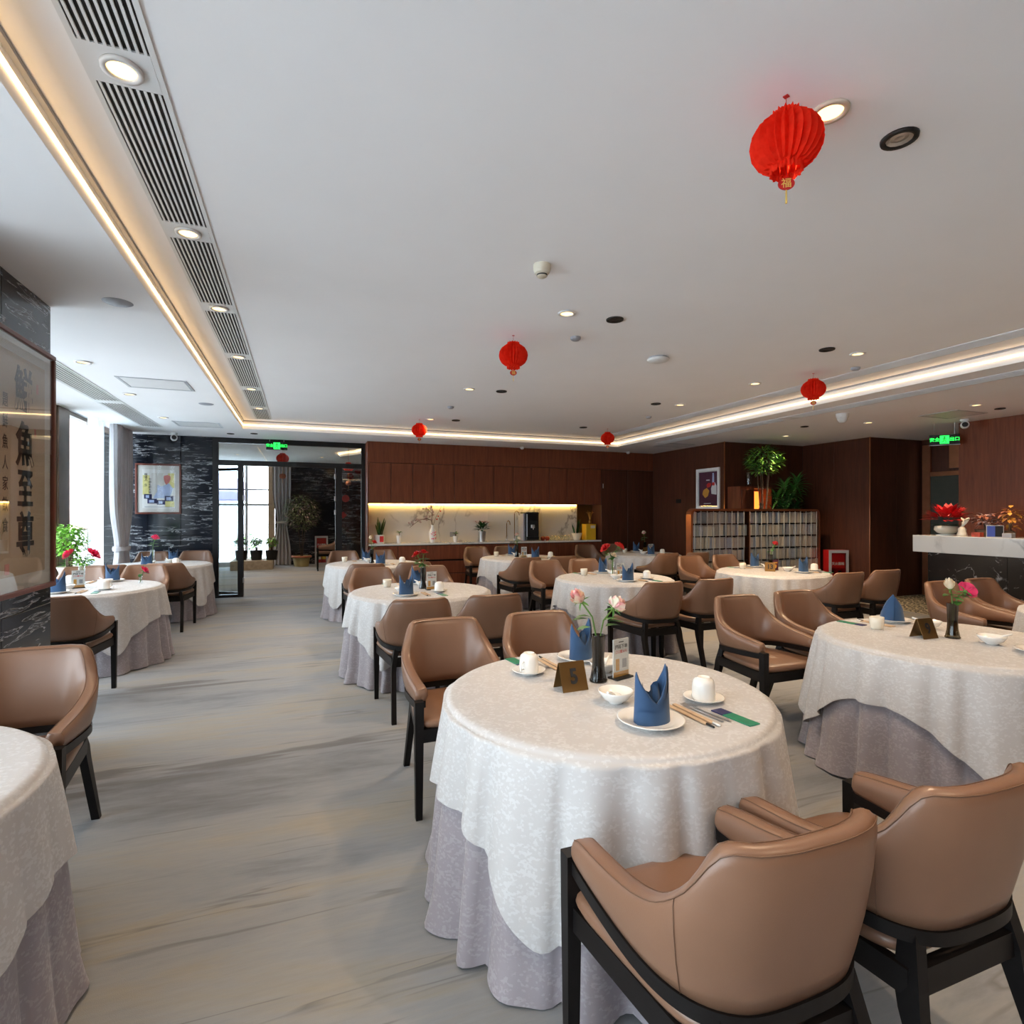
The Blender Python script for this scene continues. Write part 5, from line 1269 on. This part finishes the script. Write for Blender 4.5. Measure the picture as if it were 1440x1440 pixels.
# ------------------------------------------------------------------ fire extinguisher cabinets
def extinguisher_box(loc, rz, label, opened):
    g = empty('extinguisher_cabinet', loc, rz, label, 'fire cabinet')
    MB().box(-.18,.18,.17,.18,0,.83).box(-.18,-.165,-.0,.18,0,.83).box(.165,.18,0,.18,0,.83).box(-.18,.18,0,.18,0,.02).box(-.18,.18,0,.18,.81,.83).build('case', M['red_box'], g)
    f = MB()
    for a in ((-.18,.18,0,.05), (-.18,.18,.78,.83), (-.18,-.135,.05,.78), (.135,.18,.05,.78)): f.box(a[0],a[1],-.012,0,a[2],a[3])
    f.build('door_frame', M['silver'], g); MB().box(-.135,.135,-.008,-.004,.05,.78).build('glazing', M['clear'], g)
    MB().box(-.125,.125,.02,.03,.50,.76).build('red_header', M['red_box'], g)
    text('灭火器箱', .058, (0,.018,.58), (1,0,0), (0,0,1), M['card'], g, .015)
    for x in (-.07,.07):
        e = MB().lathe([(0,0),(.055,0),(.058,.02),(.058,.30),(.04,.35),(.018,.37),(.018,.40),(0,.40)], 18, (x,.09,.025)).build('extinguisher', M['red_box'], g, True)
        MB().bbox(x-.02,x+.03,.07,.11,.42,.45,.004).build('valve', M['black'], g); MB().lathe([(.0585,.12),(.0585,.24)], 18, (x,.09,.025)).build('label_band', M['yellow' if x > 0 else 'card'], g)
    return g
extinguisher_box((9.16, 7.42, 0), -.35, 'red fire cabinet with steel door frame beside the book screen', 1)
extinguisher_box((.55, 17.38, 0), 0, 'silver-framed red fire cabinet against the lobby marble wall', 0)

# ------------------------------------------------------------------ reception desk
RX, RY0, RY1 = 8.0, 1.5, 5.33
g = empty('reception_desk', (RX, RY0, 0), 0, 'reception desk with thick white marble top and black marble front', 'desk')
L = RY1-RY0
MB().bbox(0,.62,0,L,.97,1.20,.004).build('marble_top', M['wmarble'], g)
MB().box(.18,.56,.05,L-.12,.16,.97).build('core', M['black'], g); MB().box(.2,.54,.07,L-.14,0,.16).build('plinth', M['black'], g)
n = 4
for i in range(n): MB().bbox(.16,.18,.05+(L-.17)*i/n+.001,.05+(L-.17)*(i+1)/n-.001,.15,.97,.002).build('front_slab', M['dmarble'], g)
MB().bbox(.16,.56,L-.12,L-.10,.15,.97,.002).build('end_slab', M['dmarble'], g)
ZR = 1.20; r = random.Random(3)
g = empty('poinsettia_bowl', (RX+.22, 5.02, ZR), .2, 'spreading red poinsettia in a cream ceramic boat on the reception desk', 'plant')
MB().lathe([(0,0),(.17,0),(.18,.012),(.10,.022),(0,.022)], 28, (0,0,0), 1, .65).build('saucer', M['china'], g, True)
MB().lathe([(.10,.02),(.17,.04),(.22,.08),(.21,.125),(.17,.14),(.155,.13),(.17,.10),(0,.09)], 28, (0,0,0), 1, .6).build('bowl', M['cream_china'], g, True)
lm = MB(); fm = MB(); dm = MB()
for k in range(40): a = r.uniform(0,2*PI); dm.leaf((.08*math.cos(a),.06*math.sin(a),.13), (math.cos(a),math.sin(a),.3), (0,0,1), .13, .05, .2)
for k in range(110):
    a = r.uniform(0,2*PI); e = r.uniform(.05,1.3); d = Vector((math.cos(a)*math.cos(e), math.sin(a)*math.cos(e), math.sin(e)*.7)); fm.leaf(Vector((0,0,.20))+d*r.uniform(.08,.19), d, (0,0,1), .15, .075, .12)
dm.build('leaves', M['leaf_d'], g); fm.build('bracts', M['redp'], g)
g = empty('ceramic_figure', (RX+.16, 4.80, ZR), 0, 'cream ceramic carp ornament beside the poinsettia bowl', 'ornament')
MB().lathe([(0,0),(.06,0),(.055,.03),(.045,.06),(.05,.09),(.03,.12),(0,.125)], 18).build('body', M['cream_china'], g, True); MB().tube([(0,0,.10),(.0,-.02,.17),(.02,-.05,.22),(0,-.08,.235)], [.03,.028,.024,.012], 8).build('tail', M['cream_china'], g, True); MB().leaf((0,-.03,.19),(-.3,-1,.8),(0,0,1),.09,.05).leaf((0,-.03,.19),(.2,.6,.9),(0,0,1),.08,.05).build('fins', M['cream_china'], g)
g = bush('bonsai', (RX+.42, 4.66, ZR), 'dark rust-tinted bonsai in a low pot on the reception desk', ('leaf_p','terra'), 160, .13, .08, .04, 3, .22, pot=([(0,0),(.10,0),(.13,.09),(.12,.09),(.10,.06),(0,.06)], 'bark'), seed=5, shape=.6)
bush('orange_foliage', (RX+.42, 4.40, ZR), 'upright orange foliage in a small pot on the reception desk', ('terra','orange'), 70, .09, .09, .05, 2, .24, pot=([(0,0),(.05,0),(.06,.08),(.052,.08),(.04,.05),(0,.05)], 'bark'), seed=6, shape=1.6)
g = empty('desk_sign', (RX+.15, 4.42, ZR), -.9, 'small framed blue notice standing on the reception desk', 'sign'); MB().bbox(-.085,.085,-.005,.012,0,.15,.002).build('frame', M['silver'], g); MB().box(-.078,.0,-.007,-.005,.008,.142).build('print', M['blue_print'], g); MB().box(0,.078,-.007,-.005,.008,.142).build('print', M['ink'], g); MB().bar((0,.012,.10),(0,.07,.0), .03, .004).build('easel_leg', M['black'], g)
for y, m_, lb in ((4.62,'brickred','small red-brown card box beside the ceramic carp'), (4.28,'greyplastic','small grey card holder beside the blue desk notice')):
    o = MB().bbox(-.04,.04,-.05,.05,0,.055,.003).build('card_holder', M[m_]); o.location = (RX+.16,y,ZR); tag(o, lb, 'card holder')
g = empty('telephone', (RX+.22, 3.86, ZR), .15, 'beige desk telephone on the reception desk', 'telephone')
MB().add([(-.10,-.11,0),(.10,-.11,0),(.10,.11,0),(-.10,.11,0),(-.10,-.11,.03),(.10,-.11,.07),(.10,.11,.07),(-.10,.11,.03)], [(3,2,1,0),(4,5,6,7),(0,1,5,4),(1,2,6,5),(2,3,7,6),(3,0,4,7)]).build('base', M['phone'], g)
MB().tube([(-.09,.09,.06),(-.06,.09,.085),(.06,.09,.10),(.10,.09,.085)], [.024,.016,.016,.026], 10).build('handset', M['phone'], g, True)
kp = MB()
for i in range(4):
    for j in range(3): x = -.06+.035*i; kp.box(x-.011,x+.011,-.07+.035*j-.011,-.07+.035*j+.011,.045+.007*i-.004,.052+.007*i)
kp.build('keypad', M['greyplastic'], g); MB().tube([(-.09,.09,.05),(-.14,.10,.015),(-.13,.15,.012),(-.10,.10,.02)], .006, 6).build('cord', M['phone'], g, True)
g = empty('payment_terminal', (RX+.45, 3.62, ZR), 0, 'dark blue-grey terminal behind the telephone', 'terminal'); MB().bbox(-.05,.05,-.09,.09,0,.06,.006).build('body', M['greyplastic'], g); MB().bbox(-.045,-.04,-.07,.07,.03,.10,.001).build('screen', M['navy_pk'], g)

# ------------------------------------------------------------------ plants at the windows and in the lobby
g = bush('potted_fern', (-2.62, 8.18, 0), 'bright lime-green leafy plant on a tall ribbed stand by the window', ('leaf_l','leaf_l'), 900, .19, .06, .03, 4, 1.17, pot=([(0,0),(.12,0),(.10,.80),(.13,.86),(.12,.86),(.10,.80),(0,.80)], 'cream_china'), seed=3, shape=1.1)
bush('fern', (-2.67, 8.60, 0), 'loose mid-green foliage plant low beside the window drape', ('leaf','leaf_l'), 420, .17, .07, .028, 5, .84, pot=([(0,0),(.09,0),(.11,.42),(.10,.42),(.09,.36),(0,.36)], 'china'), seed=4, shape=.8)
tag(MB().bbox(-1.75,-.72,16.25,17.2,0,.24,.006).build('stone_planter', M['concrete']), 'low rough stone planter in the lobby window corner', 'planter')
for x, y, sd, lb, mt in ((-1.52,16.7,11,'dark green leafy pot plant on the stone planter','leaf_d'), (-1.14,16.6,12,'leafy pot plant in the middle of the stone planter','leaf'), (-.76,16.5,13,'yellow-flecked pot plant at the planter end','leaf_o')):
    bush('pot_plant', (x, y, .24), lb, (mt,'leaf_l' if sd == 13 else mt), 240, .14, .09, .045, 4, .48, pot=([(0,0),(.13,0),(.16,.26),(.15,.26),(.13,.22),(0,.22)], 'blackmetal'), seed=sd, shape=.85)
bush('potted_tree', (.0, 16.95, 0), 'slender-stemmed potted tree with pinkish olive crown in the lobby', ('leaf_o','leaf_o','leaf_p','leaf_o'), 1500, .50, .10, .04, 5, 1.52, pot=([(0,0),(.19,0),(.23,.24),(.27,.25),(.27,.30),(.24,.30),(.22,.24),(0,.22)], 'mustard'), seed=21, shape=1.05)
for o in list(COL.objects):
    if o.name.startswith('potted_tree'): MB().lathe([(.225,.25),(.275,.255),(.275,.305),(.24,.305)], 28).build('pot_rim', M['terra'], o, True)
# lobby drape (hangs across X)
def drape_x(x0, x1, y, z0, z1, label):
    rows = []
    for i in range(31):
        z = z0+(z1-z0)*i/30; p = 1-.45*math.exp(-((z-1.25)/.5)**2); xc = (x0+x1)/2
        rows.append([(xc+(t/48-.5)*(x1-x0)*p, y+.05*math.sin(t/48*5*2*PI), z) for t in range(49)])
    g = empty('curtain', (0,0,0), 0, label, 'curtain'); MB().grid(rows).build('cloth', M['curtain'], g, True)
    MB().bbox((x0+x1)/2-.17,(x0+x1)/2+.17,y-.075,y+.075,1.21,1.28,.01).build('tieback', M['curtain'], g)
drape_x(-.78, -.28, 17.45, .02, 2.98, 'grey drape tied back beside the lobby window')
# red paper cuttings on the lobby marble
for x, z, lb in ((1.25,1.95,'round red paper cutting on the lobby marble'), (1.18,1.45,'small red notice below the round paper cutting')):
    o = MB().lathe([(0,-.004),(.11,-.004),(.11,0),(0,0)], 20 if z > 1.5 else 4, m=Matrix.Translation((x,17.598,z)) @ Matrix.Rotation(-PI/2,4,'X')).build('paper_cutting', M['red_box']); tag(o, lb, 'decoration')
# lobby downlights keep the far hall lit
for x, y in ((-1.5,13.0), (.5,13.0), (.5,15.5), (2.6,15.5), (-1.5,15.5)):
    downlight((x, y, 2.98), True, 'lit downlight in the lobby ceiling', .06, 'white', 60, 'lobby downlights')

# ------------------------------------------------------------------ outside
tag(MB().box(-60, 60, -40, 90, -.30, -.08).build('pavement', M['pavement']), 'pale paving outside the windows', 'pavement', kind='structure')
g = empty('apartment_building', (-34, 62, 0), 0, 'distant red brick apartment block with rows of windows outside', 'building')
MB().box(-14, 14, 0, 10, 0, 26).build('wall', M['brick'], g); MB().box(-14.3, 14.3, -.3, 10.3, 26, 27).build('parapet', M['white'], g)
wmsh = MB().box(-.8,.8,-.08,.0,-.9,.9).mesh('window', M['greyplastic'])
for i in range(8):
    for j in range(7):
        o = bpy.data.objects.new('window', wmsh); COL.objects.link(o); o.parent = g; o.location = (-12.2+3.5*i, 0, 3+3.4*j)
for k, (x, y, h) in enumerate(((-2.6,21.0,2.4), (.4,22.6,2.6))):
    g = empty('street_parasol', (x, y, 0), 0, 'lavender street parasol outside the lobby window, %s' % ('nearer' if k == 0 else 'farther'), 'parasol', 'street parasols')
    MB().lathe([(0,h+.45),(.5,h+.32),(1.0,h+.05),(1.3,h-.2),(1.3,h-.45),(1.28,h-.45),(1.27,h-.2)], 16).build('canopy', M['lavender'], g, auto=40); MB().tube([(0,0,0),(0,0,h+.4)], .025, 8).build('pole', M['silver'], g, True)
for k, (x, y) in enumerate(((-2.9,19.6), (-1.6,19.4), (-.4,19.7), (-4.2,19.6))):
    bush('shrub', (x, y, -.08), 'light green shrub in the bed outside the lobby window', ('leaf_l','leaf'), 420, .5, .13, .06, 3, .55, 'shrubs outside the lobby', seed=30+k, shape=.9, cat='shrub')
for o in bpy.data.objects:
    if 'used' in o.keys(): del o['used']
    if o.parent and o.name.split('.')[0] in ('foliage', 'leaves', 'buds', 'bracts', 'leaf_rosette', 'twigs', 'painted_flowers', 'stems', 'red_ornaments', 'keypad'): o['kind'] = 'stuff'
